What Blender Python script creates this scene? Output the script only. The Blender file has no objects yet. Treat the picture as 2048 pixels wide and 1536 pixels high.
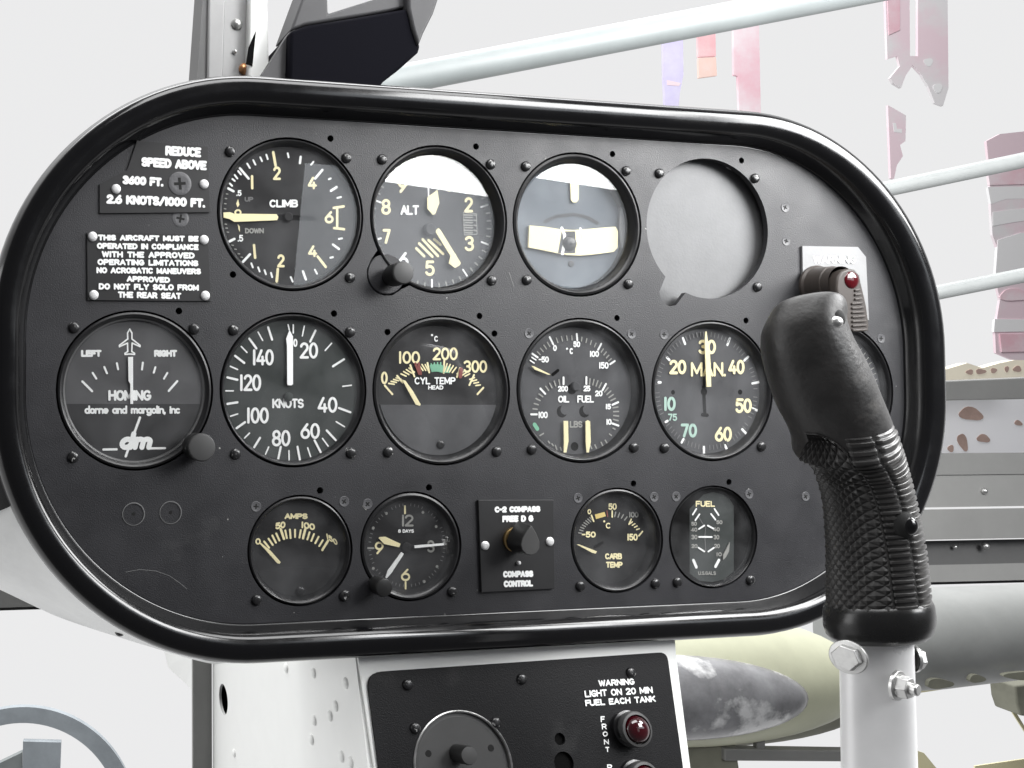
import bpy, math, random
from mathutils import Vector, Matrix
random.seed(7)
S = bpy.context.scene
COL = S.collection
mm = 0.001

# ------------------------------------------------------------------ camera
# panel frame in millimetres: x right, y up, h out of the panel towards the seat
YAW, PIT, DIST, FOC, PPX, PPY = -0.190790681, -0.0247262726, 459.545541, 1850.0, 250.0, 768.0
_ca, _sa, _cb, _sb = math.cos(YAW), math.sin(YAW), math.cos(PIT), math.sin(PIT)
_M = Matrix(((1, 0, 0), (0, _cb, -_sb), (0, _sb, _cb))) @ Matrix(((_ca, 0, _sa), (0, 1, 0), (-_sa, 0, _ca)))
def _pan(v):                       # (x, y down, away) -> (x, y, h)
    return Vector((v[0], -v[1], -v[2]))
RIGHT, UP, FWD = _pan(_M[0]), -_pan(_M[1]), _pan(_M[2])
EYE = -DIST * FWD
def W(p):                          # panel mm -> world metres
    return Vector((p[0] * mm, -p[2] * mm, p[1] * mm))
cam = bpy.data.cameras.new('camera')
cam_o = bpy.data.objects.new('camera', cam); COL.objects.link(cam_o)
_d = lambda v: Vector((v[0], -v[2], v[1]))
_r, _u, _f = _d(RIGHT), _d(UP), _d(FWD)
cam_o.matrix_world = Matrix(((_r.x, _u.x, -_f.x, EYE.x * mm), (_r.y, _u.y, -_f.y, -EYE.z * mm), (_r.z, _u.z, -_f.z, EYE.y * mm), (0, 0, 0, 1)))
cam.sensor_width = 36.0; cam.lens = FOC / 2048 * 36
cam.shift_x = (1024 - PPX) / 2048; cam.shift_y = 0.0
cam.clip_start = 0.01; cam.clip_end = 200
S.camera = cam_o

# ------------------------------------------------------------------ light
S.view_settings.view_transform = 'Standard'
S.view_settings.look = 'None'
S.view_settings.exposure = 0.0
S.view_settings.gamma = 1.0
S.view_settings.use_curve_mapping = False
world = bpy.data.worlds.new('World'); S.world = world
world.use_nodes = True
wn = world.node_tree.nodes; wl = world.node_tree.links
bg = wn['Background']
tc = wn.new('ShaderNodeTexCoord'); sx = wn.new('ShaderNodeSeparateXYZ')
ramp = wn.new('ShaderNodeValToRGB'); mapr = wn.new('ShaderNodeMapRange')
wl.new(tc.outputs['Generated'], sx.inputs[0])
wl.new(sx.outputs['Y'], mapr.inputs['Value'])
mapr.inputs['From Min'].default_value = -1; mapr.inputs['From Max'].default_value = 1
wl.new(mapr.outputs[0], ramp.inputs['Fac'])
e = ramp.color_ramp.elements          # bright hall ahead of the cockpit, dim cabin behind the seat
e[0].position = 0.0; e[0].color = (0.07, 0.07, 0.075, 1)
e[1].position = 0.52; e[1].color = (0.835, 0.835, 0.84, 1)
k = e.new(0.36); k.color = (0.13, 0.13, 0.135, 1)
def wm(op, a, b=None, clamp=False):
    n = wn.new('ShaderNodeMath'); n.operation = op; n.use_clamp = clamp
    for i, v in enumerate((a, b)):
        if v is None: continue
        if isinstance(v, (int, float)): n.inputs[i].default_value = v
        else: wl.new(v, n.inputs[i])
    return n.outputs[0]
zf = wm('MULTIPLY', wm('SUBTRACT', sx.outputs['Z'], 0.52), 4.0, True)      # added overhead glow, made up to light the rim's upper face
yf = wm('MULTIPLY', wm('ADD', sx.outputs['Y'], 0.05), 5.0, True)
amt = wm('ADD', wm('MULTIPLY', wm('MULTIPLY', zf, yf), 2.0), 1.0)
vm = wn.new('ShaderNodeVectorMath'); vm.operation = 'SCALE'
wl.new(ramp.outputs[0], vm.inputs[0]); wl.new(amt, vm.inputs['Scale'])
wl.new(vm.outputs[0], bg.inputs['Color']); bg.inputs['Strength'].default_value = 1.0

def area(name, p0, p1, height, target, L, color=(1, 1, 1)):
    """rectangular lamp: lower edge from p0 to p1 (panel mm), turned towards target, radiance L"""
    a, b = W(p0), W(p1); ex = (b - a); w = ex.length; ex.normalize()
    mid = (a + b) / 2
    n = (W(target) - mid); n -= ex * n.dot(ex); n.normalize()
    up = ex.cross(n); 
    if up.z < 0: up = -up
    c = mid + up * height * mm / 2
    z = -n; x = up.cross(z)
    l = bpy.data.lights.new(name, 'AREA'); l.shape = 'RECTANGLE'; l.size = w; l.size_y = height * mm
    l.energy = L * math.pi * w * height * mm; l.color = color
    o = bpy.data.objects.new(name, l); COL.objects.link(o)
    o.matrix_world = Matrix(((x.x, up.x, z.x, c.x), (x.y, up.y, z.y, c.y), (x.z, up.z, z.z, c.z), (0, 0, 0, 1)))
    return o
area('door_light', (560, 351, 900), (1075, 304, 900), 420, (250, 0, 0), 19)
area('window_light', (478, 176, 1000), (1500, 140, 1000), 214, (250, 0, 0), 2.4, (0.9, 0.95, 1.0))
area('right_fill_light', (640, 160, 330), (800, 150, 190), 250, (380, 80, 0), 20)  # added fill lamp close by, brightens the panel's upper right
area('top_fill_light', (-60, 470, 360), (520, 470, 360), 290, (230, 100, 0), 8)  # added fill lamp overhead, lifts the top rows above the bottom
area('left_fill_light', (-1200, -300, -900), (-1200, -300, 100), 900, (100, -150, -100), 2.6)  # added fill lamp, whitens the console's left cheek
area('background_fill_light', (-1500, 2400, -300), (2600, 2400, -300), 2600, (700, 0, -3500), 7.6)  # added fill lamp for the banners and other things behind the panel

# ------------------------------------------------------------------ unprojection on real planes
def ray(px, py):
    return FWD + RIGHT * ((px - PPX) / FOC) - UP * ((py - PPY) / FOC)
class Plane:
    def __init__(s, O=(0, 0, 0), n=(0, 0, 1), ex=(1, 0, 0)):
        s.O = Vector(O); s.n = Vector(n).normalized(); s.ex = Vector(ex).normalized(); s.ey = s.n.cross(s.ex)
    def hit(s, px, py, c=0):
        r = ray(px, py); t = ((s.O + s.n * c - EYE).dot(s.n)) / r.dot(s.n)
        return EYE + r * t
    def ab(s, px, py, c=0):
        d = s.hit(px, py, c) - s.O
        return (d.dot(s.ex), d.dot(s.ey))
    def P(s, a, b, c=0):
        return s.O + s.ex * a + s.ey * b + s.n * c
PANEL = Plane()
def at(px, py, h=0): return PANEL.ab(px, py, h)
def deep(px, py, z):               # point at camera depth z (mm)
    return EYE + ray(px, py) * z

# ------------------------------------------------------------------ materials
MATS = {}
def mat(name, col, rough=0.5, metal=0.0, spec=0.5, bump=0.0, bscale=400, vary=0.0, vscale=60, coat=0.0, rvary=0.0, emit=None, trans=0, chips=None, patchy=None):
    if name in MATS: return MATS[name]
    m = bpy.data.materials.new(name); m.use_nodes = True
    nt = m.node_tree; b = nt.nodes['Principled BSDF']
    b.inputs['Base Color'].default_value = (*col, 1); b.inputs['Roughness'].default_value = rough
    b.inputs['Metallic'].default_value = metal; b.inputs['Specular IOR Level'].default_value = spec
    b.inputs['Coat Weight'].default_value = coat; b.inputs['Coat Roughness'].default_value = 0.08
    b.inputs['Transmission Weight'].default_value = trans
    t = nt.nodes.new('ShaderNodeTexCoord')
    if vary or rvary:
        n = nt.nodes.new('ShaderNodeTexNoise'); n.inputs['Scale'].default_value = vscale; n.inputs['Detail'].default_value = 6
        n.inputs['Roughness'].default_value = 0.65
        nt.links.new(t.outputs['Object'], n.inputs['Vector'])
        if vary:
            r = nt.nodes.new('ShaderNodeMapRange'); r.inputs['From Min'].default_value = 0.3; r.inputs['From Max'].default_value = 0.7
            r.inputs['To Min'].default_value = 1 - vary; r.inputs['To Max'].default_value = 1 + vary
            x = nt.nodes.new('ShaderNodeMix'); x.data_type = 'RGBA'; x.blend_type = 'MULTIPLY'; x.inputs['Factor'].default_value = 1
            x.inputs['A'].default_value = (*col, 1)
            nt.links.new(n.outputs['Fac'], r.inputs['Value']); nt.links.new(r.outputs[0], x.inputs['B']); nt.links.new(x.outputs['Result'], b.inputs['Base Color'])
        if rvary:
            r2 = nt.nodes.new('ShaderNodeMapRange'); r2.inputs['From Min'].default_value = 0.3; r2.inputs['From Max'].default_value = 0.7
            r2.inputs['To Min'].default_value = max(0.02, rough - rvary); r2.inputs['To Max'].default_value = min(1, rough + rvary)
            nt.links.new(n.outputs['Fac'], r2.inputs['Value']); nt.links.new(r2.outputs[0], b.inputs['Roughness'])
    for spec_ in (chips, patchy):
        if not spec_: continue
        c2, lo_, hi_, sc_ = spec_
        oi = nt.nodes.new('ShaderNodeObjectInfo'); n4 = nt.nodes.new('ShaderNodeTexNoise'); n4.noise_dimensions = '4D'
        n4.inputs['Scale'].default_value = sc_; n4.inputs['Detail'].default_value = 5; n4.inputs['Roughness'].default_value = 0.6
        mw = nt.nodes.new('ShaderNodeMath'); mw.operation = 'MULTIPLY'; mw.inputs[1].default_value = 60
        nt.links.new(oi.outputs['Random'], mw.inputs[0]); nt.links.new(mw.outputs[0], n4.inputs['W']); nt.links.new(t.outputs['Object'], n4.inputs['Vector'])
        r4 = nt.nodes.new('ShaderNodeMapRange'); r4.inputs['From Min'].default_value = lo_; r4.inputs['From Max'].default_value = hi_
        nt.links.new(n4.outputs['Fac'], r4.inputs['Value'])
        x4 = nt.nodes.new('ShaderNodeMix'); x4.data_type = 'RGBA'; x4.inputs['B'].default_value = (*c2, 1); x4.inputs['A'].default_value = (*col, 1)
        old = b.inputs['Base Color'].links
        if old: nt.links.new(old[0].from_socket, x4.inputs['A'])
        nt.links.new(r4.outputs[0], x4.inputs['Factor']); nt.links.new(x4.outputs['Result'], b.inputs['Base Color'])
    if bump:
        n2 = nt.nodes.new('ShaderNodeTexNoise'); n2.inputs['Scale'].default_value = bscale; n2.inputs['Detail'].default_value = 4
        bp = nt.nodes.new('ShaderNodeBump'); bp.inputs['Strength'].default_value = bump; bp.inputs['Distance'].default_value = 0.0006
        nt.links.new(t.outputs['Object'], n2.inputs['Vector']); nt.links.new(n2.outputs['Fac'], bp.inputs['Height']); nt.links.new(bp.outputs[0], b.inputs['Normal'])
    if emit:
        b.inputs['Emission Color'].default_value = (*emit[0], 1); b.inputs['Emission Strength'].default_value = emit[1]
    MATS[name] = m; return m
mat('panel_paint', (0.021, 0.021, 0.024), 0.5, spec=0.55, bump=0.3, bscale=1500, vary=0.16, vscale=38, rvary=0.07, patchy=((0.10, 0.10, 0.10), 0.62, 0.95, 16), chips=((0.42, 0.42, 0.40), 0.705, 0.73, 190))
mat('console_paint', (0.0085, 0.0085, 0.0095), 0.5, spec=0.22, bump=0.3, bscale=1500, vary=0.15, vscale=30, rvary=0.08, patchy=((0.05, 0.05, 0.05), 0.58, 0.9, 25), chips=((0.4, 0.4, 0.4), 0.73, 0.76, 200))
mat('gloss_black', (0.0045, 0.0045, 0.005), 0.15, spec=0.6, bump=0.03, bscale=60, rvary=0.04, vscale=60)
mat('bezel_black', (0.012, 0.012, 0.013), 0.36, spec=0.5, rvary=0.06, vscale=200)
mat('bezel_grey', (0.10, 0.10, 0.10), 0.4, vary=0.1)
mat('dark', (0.004, 0.004, 0.004), 0.9, spec=0.1)
mat('dial_black', (0.016, 0.016, 0.017), 0.7, spec=0.3, vary=0.15, vscale=90)
mat('dial_grey', (0.07, 0.071, 0.075), 0.75, spec=0.3, vary=0.12, vscale=70)
mat('dial_green', (0.040, 0.046, 0.044), 0.75, spec=0.3, vary=0.15, vscale=60)
mat('dial_homing', (0.085, 0.085, 0.088), 0.7, spec=0.3, vary=0.05)
mat('dial_blue', (0.115, 0.132, 0.152), 0.7, spec=0.3, patchy=((0.19, 0.215, 0.24), 0.45, 0.7, 40))
mat('white_ink', (0.93, 0.94, 0.93), 0.6)
mat('cream_ink', (0.92, 0.83, 0.50), 0.6)
mat('orange_ink', (0.80, 0.62, 0.22), 0.6)
mat('dim_ink', (0.30, 0.30, 0.28), 0.6)
mat('faint_ink', (0.15, 0.15, 0.15), 0.6)
mat('green_ink', (0.20, 0.50, 0.33), 0.6)
mat('mint_ink', (0.42, 0.60, 0.52), 0.6)
mat('red_ink', (0.22, 0.05, 0.04), 0.6)
mat('screw_black', (0.012, 0.012, 0.013), 0.3, spec=0.7, chips=((0.45, 0.45, 0.44), 0.60, 0.66, 420))
mat('screw_slot', (0.003, 0.003, 0.003), 0.8)
mat('screw_white', (0.78, 0.78, 0.78), 0.35, metal=0.3)
mat('screw_grey', (0.10, 0.10, 0.105), 0.42, spec=0.5, bump=0.3, bscale=700)
mat('placard_black', (0.016, 0.016, 0.017), 0.5, vary=0.1)
mat('silver_matte', (0.17, 0.172, 0.175), 0.58, metal=0.25, bump=0.12, bscale=700, vary=0.07, vscale=60)
mat('silver_paint', (0.29, 0.29, 0.29), 0.45, metal=0.15, bump=0.1, bscale=200, vary=0.08, vscale=20)
mat('alu', (0.86, 0.86, 0.86), 0.32, metal=0.12, vary=0.05, vscale=25, rvary=0.06)
mat('steel_bolt', (0.60, 0.60, 0.59), 0.36, metal=0.9, vary=0.12, vscale=300, rvary=0.1)
mat('brass', (0.72, 0.50, 0.22), 0.3, metal=1.0)
mat('copper', (0.70, 0.36, 0.18), 0.35, metal=0.9)
mat('grip_rubber', (0.022, 0.021, 0.0205), 0.45, spec=0.5, bump=0.3, bscale=420, vary=0.3, vscale=45, rvary=0.14, chips=((0.10, 0.095, 0.09), 0.62, 0.78, 60))
mat('grip_gloss', (0.012, 0.012, 0.012), 0.28, spec=0.5, rvary=0.08, vscale=80)
mat('brown_plastic', (0.062, 0.052, 0.046), 0.45, spec=0.4, vary=0.12, vscale=50)
mat('knob_black', (0.018, 0.018, 0.018), 0.4)
mat('knob_grey', (0.06, 0.06, 0.06), 0.5, vary=0.1)
mat('red_lens', (0.075, 0.003, 0.006), 0.12, spec=0.5, coat=0.6)
mat('strap_lit_rubber', (0.045, 0.043, 0.041), 0.33, spec=0.9, vary=0.2, vscale=45)  # paler than the grip: light along the strap is put into the colour
mat('plate_silver', (0.27, 0.272, 0.275), 0.55, metal=0.25, bump=0.12, bscale=700, vary=0.07, vscale=60)
mat('red_lens_dark', (0.035, 0.0015, 0.004), 0.07, spec=0.6, coat=0.8)
mat('hood_black', (0.0035, 0.0035, 0.006), 0.8, spec=0.05, bump=0.1, bscale=600)
mat('hood_lit_grey', (0.045, 0.045, 0.048), 0.5, spec=0.4, vary=0.1)  # hood again, paler: the light its upper faces catch is coloured in
mat('white_paint', (0.90, 0.91, 0.89), 0.5, bump=0.05, bscale=150, vary=0.015)
mat('pale_tube', (0.31, 0.338, 0.338), 0.45, vary=0.10, vscale=14)
mat('pale_grey_tube', (0.31, 0.325, 0.322), 0.5, vary=0.10, vscale=14)
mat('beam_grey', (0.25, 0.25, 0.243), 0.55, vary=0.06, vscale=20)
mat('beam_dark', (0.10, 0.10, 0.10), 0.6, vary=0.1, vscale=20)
mat('seam_dark', (0.03, 0.03, 0.03), 0.7)
mat('fairing_metal', (0.84, 0.85, 0.84), 0.36, metal=0.35, vary=0.16, vscale=14, rvary=0.1)
mat('hull_grey', (0.38, 0.39, 0.38), 0.5, vary=0.16, vscale=4, metal=0.1)
mat('cream_hull', (0.64, 0.65, 0.48), 0.5, vary=0.10, vscale=7)
mat('window_grey', (0.30, 0.30, 0.31), 0.25, vary=0.35, vscale=14, patchy=((0.85, 0.85, 0.85), 0.52, 0.62, 13))
mat('purple_cloth', (0.58, 0.52, 0.86), 0.8, patchy=((0.80, 0.77, 0.88), 0.45, 0.7, 3))
mat('pink_cloth', (0.88, 0.56, 0.63), 0.8, patchy=((0.92, 0.80, 0.84), 0.42, 0.62, 4))
mat('palepink_cloth', (0.90, 0.72, 0.78), 0.8, patchy=((0.86, 0.84, 0.85), 0.45, 0.6, 2.6))
mat('red_cloth', (0.86, 0.50, 0.53), 0.8, patchy=((0.9, 0.72, 0.72), 0.5, 0.7, 5))
mat('orange_cloth', (0.90, 0.66, 0.58), 0.8, patchy=((0.9, 0.78, 0.74), 0.5, 0.7, 5))
mat('blotch_grey', (0.93, 0.925, 0.93), 0.8)
mat('pebble', (0.42, 0.30, 0.26), 0.7, vary=0.25, vscale=12)
mat('roundel_blue', (0.40, 0.44, 0.47), 0.6, vary=0.25, vscale=5)
mat('cream_row', (0.93, 0.86, 0.70), 0.7, vary=0.08, vscale=8)
mat('grime', (0.24, 0.24, 0.19), 0.8, vary=0.3, vscale=5)
mat('pale_ground', (0.90, 0.90, 0.93), 0.6)
mat('yellow_paint', (0.92, 0.86, 0.55), 0.6)
# clear glass pane: transparent with a true fresnel reflection
gm = bpy.data.materials.new('clear_glass'); gm.use_nodes = True; MATS['clear_glass'] = gm
nt = gm.node_tree; nt.nodes.remove(nt.nodes['Principled BSDF'])
geo = nt.nodes.new('ShaderNodeNewGeometry'); dot = nt.nodes.new('ShaderNodeVectorMath'); dot.operation = 'DOT_PRODUCT'
nt.links.new(geo.outputs['Normal'], dot.inputs[0]); nt.links.new(geo.outputs['Incoming'], dot.inputs[1])
def mth(op, a, b=None):
    n = nt.nodes.new('ShaderNodeMath'); n.operation = op
    for i, v in enumerate((a, b)):
        if v is None: continue
        if isinstance(v, (int, float)): n.inputs[i].default_value = v
        else: nt.links.new(v, n.inputs[i])
    return n.outputs[0]
sch = mth('ADD', mth('MULTIPLY', mth('POWER', mth('SUBTRACT', 1.0, mth('ABSOLUTE', dot.outputs['Value'])), 5.0), 0.96), 0.04)
tr = nt.nodes.new('ShaderNodeBsdfTransparent'); gl = nt.nodes.new('ShaderNodeBsdfGlossy'); gl.inputs['Roughness'].default_value = 0.012
mx = nt.nodes.new('ShaderNodeMixShader')
nt.links.new(sch, mx.inputs[0]); nt.links.new(tr.outputs[0], mx.inputs[1]); nt.links.new(gl.outputs[0], mx.inputs[2])
df = nt.nodes.new('ShaderNodeBsdfDiffuse'); df.inputs['Color'].default_value = (0.7, 0.71, 0.73, 1)      # dust and smears
tcg = nt.nodes.new('ShaderNodeTexCoord'); ng = nt.nodes.new('ShaderNodeTexNoise'); ng.inputs['Scale'].default_value = 42; ng.inputs['Detail'].default_value = 5
nt.links.new(tcg.outputs['Object'], ng.inputs['Vector'])
hz = mth('MULTIPLY', mth('MAXIMUM', mth('SUBTRACT', ng.outputs['Fac'], 0.38), 0.0), 0.10)
mx2 = nt.nodes.new('ShaderNodeMixShader')
nt.links.new(hz, mx2.inputs[0]); nt.links.new(mx.outputs[0], mx2.inputs[1]); nt.links.new(df.outputs[0], mx2.inputs[2])
nt.links.new(mx2.outputs[0], nt.nodes['Material Output'].inputs['Surface'])

# ------------------------------------------------------------------ mesh builder
ROOT_MM = {}
class MB:
    def __init__(s): s.v = []; s.f = []; s.m = []; s.mats = []; s.cur = 0
    def use(s, name):
        if name not in s.mats: s.mats.append(name)
        s.cur = s.mats.index(name); return s
    def add(s, vs, fs):
        o = len(s.v); s.v += [Vector(x) for x in vs]
        for f in fs: s.f.append([i + o for i in f]); s.m.append(s.cur)
        return s
    def prism(s, pts, c0, c1, pl=PANEL, top=None):
        n = len(pts); top = top or pts
        vs = [pl.P(a, b, c0) for a, b in pts] + [pl.P(a, b, c1) for a, b in top]
        fs = [list(range(n))[::-1], [n + i for i in range(n)]] + [[i, (i + 1) % n, n + (i + 1) % n, n + i] for i in range(n)]
        return s.add(vs, fs)
    def sheet(s, pts, c, pl=PANEL):
        return s.add([pl.P(a, b, c) for a, b in pts], [list(range(len(pts)))])
    def lathe(s, cx, cy, prof, seg=64, pl=PANEL, cap0=False, cap1=False, ax=None):
        vs = []; fs = []
        for r, c in prof:
            for i in range(seg):
                t = 2 * math.pi * i / seg
                vs.append(pl.P(cx + r * math.cos(t), cy + r * math.sin(t), c))
        for j in range(len(prof) - 1):
            for i in range(seg):
                i2 = (i + 1) % seg
                fs.append([j * seg + i, j * seg + i2, (j + 1) * seg + i2, (j + 1) * seg + i])
        if cap0: fs.append([i for i in range(seg)][::-1])
        if cap1: fs.append([(len(prof) - 1) * seg + i for i in range(seg)])
        return s.add(vs, fs)
    def tube(s, pts, r, seg=20, cap=True):
        pts = [Vector(p) for p in pts]; rs = r if isinstance(r, (list, tuple)) else [r] * len(pts)
        vs = []; fs = []; prev = None
        for i, p in enumerate(pts):
            d = (pts[min(i + 1, len(pts) - 1)] - pts[max(i - 1, 0)]).normalized()
            if prev is None:
                x = d.cross(Vector((0, 0, 1)));
                if x.length < 1e-3: x = d.cross(Vector((0, 1, 0)))
            else: x = prev - d * prev.dot(d)
            x.normalize(); y = d.cross(x); prev = x
            for k in range(seg):
                t = 2 * math.pi * k / seg; vs.append(p + (x * math.cos(t) + y * math.sin(t)) * rs[i])
        for j in range(len(pts) - 1):
            for k in range(seg):
                k2 = (k + 1) % seg; fs.append([j * seg + k, j * seg + k2, (j + 1) * seg + k2, (j + 1) * seg + k])
        if cap: fs += [list(range(seg))[::-1], [(len(pts) - 1) * seg + k for k in range(seg)]]
        return s.add(vs, fs)
    def ball(s, c, r, ex=(1, 0, 0), ey=(0, 1, 0), ez=(0, 0, 1), half=False, seg=24, rings=12, sz=1.0):
        c = Vector(c); ex, ey, ez = Vector(ex), Vector(ey), Vector(ez); vs = []; fs = []
        a0 = 0 if half else -math.pi / 2
        for j in range(rings + 1):
            a = a0 + (math.pi / 2 - a0) * j / rings
            rr = max(r * math.cos(a), 1e-4)
            for i in range(seg):
                t = 2 * math.pi * i / seg
                vs.append(c + ex * rr * math.cos(t) + ey * rr * math.sin(t) + ez * r * sz * math.sin(a))
        for j in range(rings):
            for i in range(seg):
                i2 = (i + 1) % seg; fs.append([j * seg + i, j * seg + i2, (j + 1) * seg + i2, (j + 1) * seg + i])
        return s.add(vs, fs)
    def box(s, x0, x1, y0, y1, h0, h1, pl=PANEL):
        return s.prism([(x0, y0), (x1, y0), (x1, y1), (x0, y1)], h0, h1, pl)
    def build(s, name, parent=None, smooth=True, bevel=0.0, root_mm=None, label=None, auto=35):
        me = bpy.data.meshes.new(name)
        o = bpy.data.objects.new(name, me); COL.objects.link(o)
        org = ROOT_MM.get(parent.name) if parent is not None else None
        if org is None: org = Vector(root_mm) if root_mm is not None else (sum(s.v, Vector()) / max(1, len(s.v)))
        me.from_pydata([tuple(W(p - org)) for p in s.v], [], s.f)
        for n in s.mats: me.materials.append(MATS[n])
        for p, i in zip(me.polygons, s.m): p.material_index = i
        me.update()
        if parent is not None:
            o.parent = parent; ROOT_MM[o.name] = org
        else:
            o.location = W(org); ROOT_MM[o.name] = org
        if bevel:
            b = o.modifiers.new('bevel', 'BEVEL'); b.width = bevel * mm; b.segments = 3; b.limit_method = 'ANGLE'; b.angle_limit = math.radians(38)
        if smooth:
            for p in me.polygons: p.use_smooth = True
            me.set_sharp_from_angle(angle=math.radians(auto))
        if label: o['label'] = label
        return o
def thing(name, label, cat, org, group=None):
    o = bpy.data.objects.new(name, None); COL.objects.link(o)
    o.empty_display_size = 0.01
    o.location = W(org); ROOT_MM[o.name] = Vector(org)
    o['label'] = label; o['category'] = cat
    if group: o['group'] = group
    return o
def tag(o, label, cat, group=None):
    o['label'] = label; o['category'] = cat
    if group: o['group'] = group
    return o
def place(mesh_o, name, parent, p):
    """copy of a part, set at panel point p under parent"""
    o = mesh_o.copy(); o.name = name; COL.objects.link(o); o.parent = parent
    o.location = W(Vector(p) - ROOT_MM[parent.name]); return o

# ------------------------------------------------------------------ stroke lettering
def arc(cx, cy, rx, ry, a0, a1, n=12):
    return [(cx + rx * math.cos(math.radians(a0 + (a1 - a0) * i / n)), cy + ry * math.sin(math.radians(a0 + (a1 - a0) * i / n))) for i in range(n + 1)]
G = {}   # glyphs on a 4 x 6 grid: (width, strokes)
G['A'] = (4, [[(0, 0), (2, 6), (4, 0)], [(.75, 2), (3.25, 2)]])
G['B'] = (3.7, [[(0, 0), (0, 6), (2, 6)] + arc(2, 4.6, 1.5, 1.4, 90, -90) + [(0, 3.2)], [(2, 3.2)] + arc(2.1, 1.6, 1.6, 1.6, 90, -90) + [(0, 0)]])
G['C'] = (3.8, [arc(2, 3, 2, 3, 48, 312, 20)])
G['D'] = (3.8, [[(0, 0), (0, 6), (1.4, 6)] + arc(1.4, 3, 2.4, 3, 90, -90, 16) + [(0, 0)]])
G['E'] = (3.3, [[(3.3, 6), (0, 6), (0, 0), (3.3, 0)], [(0, 3.1), (2.8, 3.1)]])
G['F'] = (3.2, [[(3.2, 6), (0, 6), (0, 0)], [(0, 3.1), (2.7, 3.1)]])
G['G'] = (4, [arc(2, 3, 2, 3, 48, 340, 20) + [(3.9, 2.7), (2.3, 2.7)]])
G['H'] = (3.7, [[(0, 0), (0, 6)], [(3.7, 0), (3.7, 6)], [(0, 3.1), (3.7, 3.1)]])
G['I'] = (0.2, [[(.1, 0), (.1, 6)]])
G['K'] = (3.7, [[(0, 0), (0, 6)], [(3.6, 6), (0, 2.3)], [(1.2, 3.5), (3.7, 0)]])
G['L'] = (3.1, [[(0, 6), (0, 0), (3.1, 0)]])
G['M'] = (4.4, [[(0, 0), (0, 6), (2.2, 1.2), (4.4, 6), (4.4, 0)]])
G['N'] = (3.8, [[(0, 0), (0, 6), (3.8, 0), (3.8, 6)]])
G['O'] = (4, [arc(2, 3, 2, 3, 90, 450, 24)])
G['P'] = (3.5, [[(0, 0), (0, 6), (2, 6)] + arc(2, 4.4, 1.5, 1.6, 90, -90) + [(0, 2.8)]])
G['R'] = (3.7, [[(0, 0), (0, 6), (2, 6)] + arc(2, 4.4, 1.5, 1.6, 90, -90) + [(0, 2.8)], [(1.8, 2.8), (3.7, 0)]])
G['S'] = (3.5, [arc(1.75, 4.5, 1.65, 1.5, 25, 255, 14) + arc(1.75, 1.55, 1.75, 1.55, 75, -150, 14)])
G['T'] = (3.6, [[(0, 6), (3.6, 6)], [(1.8, 6), (1.8, 0)]])
G['U'] = (3.7, [[(0, 6), (0, 2)] + arc(1.85, 1.9, 1.85, 1.9, 180, 360) + [(3.7, 6)]])
G['V'] = (3.9, [[(0, 6), (1.95, 0), (3.9, 6)]])
G['W'] = (5.2, [[(0, 6), (1.3, 0), (2.6, 5.4), (3.9, 0), (5.2, 6)]])
G['Y'] = (3.8, [[(0, 6), (1.9, 3), (3.8, 6)], [(1.9, 3), (1.9, 0)]])
G['X'] = (3.8, [[(0, 6), (3.8, 0)], [(0, 0), (3.8, 6)]])
G['0'] = (3.5, [arc(1.75, 3, 1.75, 3, 90, 450, 24)])
G['1'] = (1.0, [[(.5, 0), (.5, 6)]])
G['2'] = (3.5, [arc(1.75, 4.4, 1.65, 1.6, 165, -35, 14) + [(0, 0), (3.5, 0)]])
G['3'] = (3.5, [arc(1.65, 4.55, 1.6, 1.45, 155, -90, 14), arc(1.65, 1.6, 1.75, 1.6, 90, -155, 14)])
G['4'] = (3.8, [[(2.3, 6), (0, 1.5), (3.8, 1.5)], [(2.9, 3.2), (2.9, 0)]])
G['5'] = (3.5, [[(3.2, 6), (.5, 6), (.25, 3.4)] + arc(1.65, 1.95, 1.8, 1.95, 125, -150, 16)])
G['6'] = (3.5, [[(2.7, 6)] + arc(1.75, 1.85, 1.75, 1.85, 150, 510, 22)])
G['7'] = (3.4, [[(0, 6), (3.4, 6), (1.2, 0)]])
G['8'] = (3.5, [arc(1.75, 4.55, 1.5, 1.45, -90, 270, 20), arc(1.75, 1.55, 1.75, 1.55, 90, 450, 20)])
G['9'] = (3.5, [[(.8, 0)] + arc(1.75, 4.15, 1.75, 1.85, -30, 330, 22)])
G['.'] = (0.4, [[(.2, 0), (.2, .15)]])
G[','] = (0.5, [[(.3, .2), (0, -1)]])
G['-'] = (2.2, [[(0, 3), (2.2, 3)]])
G['/'] = (3.2, [[(0, -.3), (3.2, 6.3)]])
G[' '] = (2.2, [])
_b = lambda x0: arc(x0 + 1.4, 1.8, 1.4, 1.8, 0, 360, 18)
G['a'] = (2.9, [_b(0), [(2.8, 3.6), (2.8, 0)]]); G['d'] = (2.9, [_b(0), [(2.8, 6), (2.8, 0)]])
G['o'] = (2.8, [_b(0)]); G['e'] = (2.8, [[(0, 1.8), (2.8, 1.8)] + arc(1.4, 1.8, 1.4, 1.8, 0, 310, 18)])
G['r'] = (1.9, [[(0, 3.6), (0, 0)], arc(1.2, 2.2, 1.2, 1.4, 180, 60, 8)])
G['n'] = (2.6, [[(0, 3.6), (0, 0)], arc(1.3, 2.3, 1.3, 1.3, 180, 0, 10) + [(2.6, 0)]])
G['m'] = (4.2, [[(0, 3.6), (0, 0)], arc(1.05, 2.5, 1.05, 1.1, 180, 0, 10) + [(2.1, 0)], arc(3.15, 2.5, 1.05, 1.1, 180, 0, 10) + [(4.2, 0)]])
G['g'] = (2.9, [_b(0), [(2.8, 3.6), (2.8, -.8)] + arc(1.4, -.8, 1.4, 1.2, 0, -150, 10)])
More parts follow.
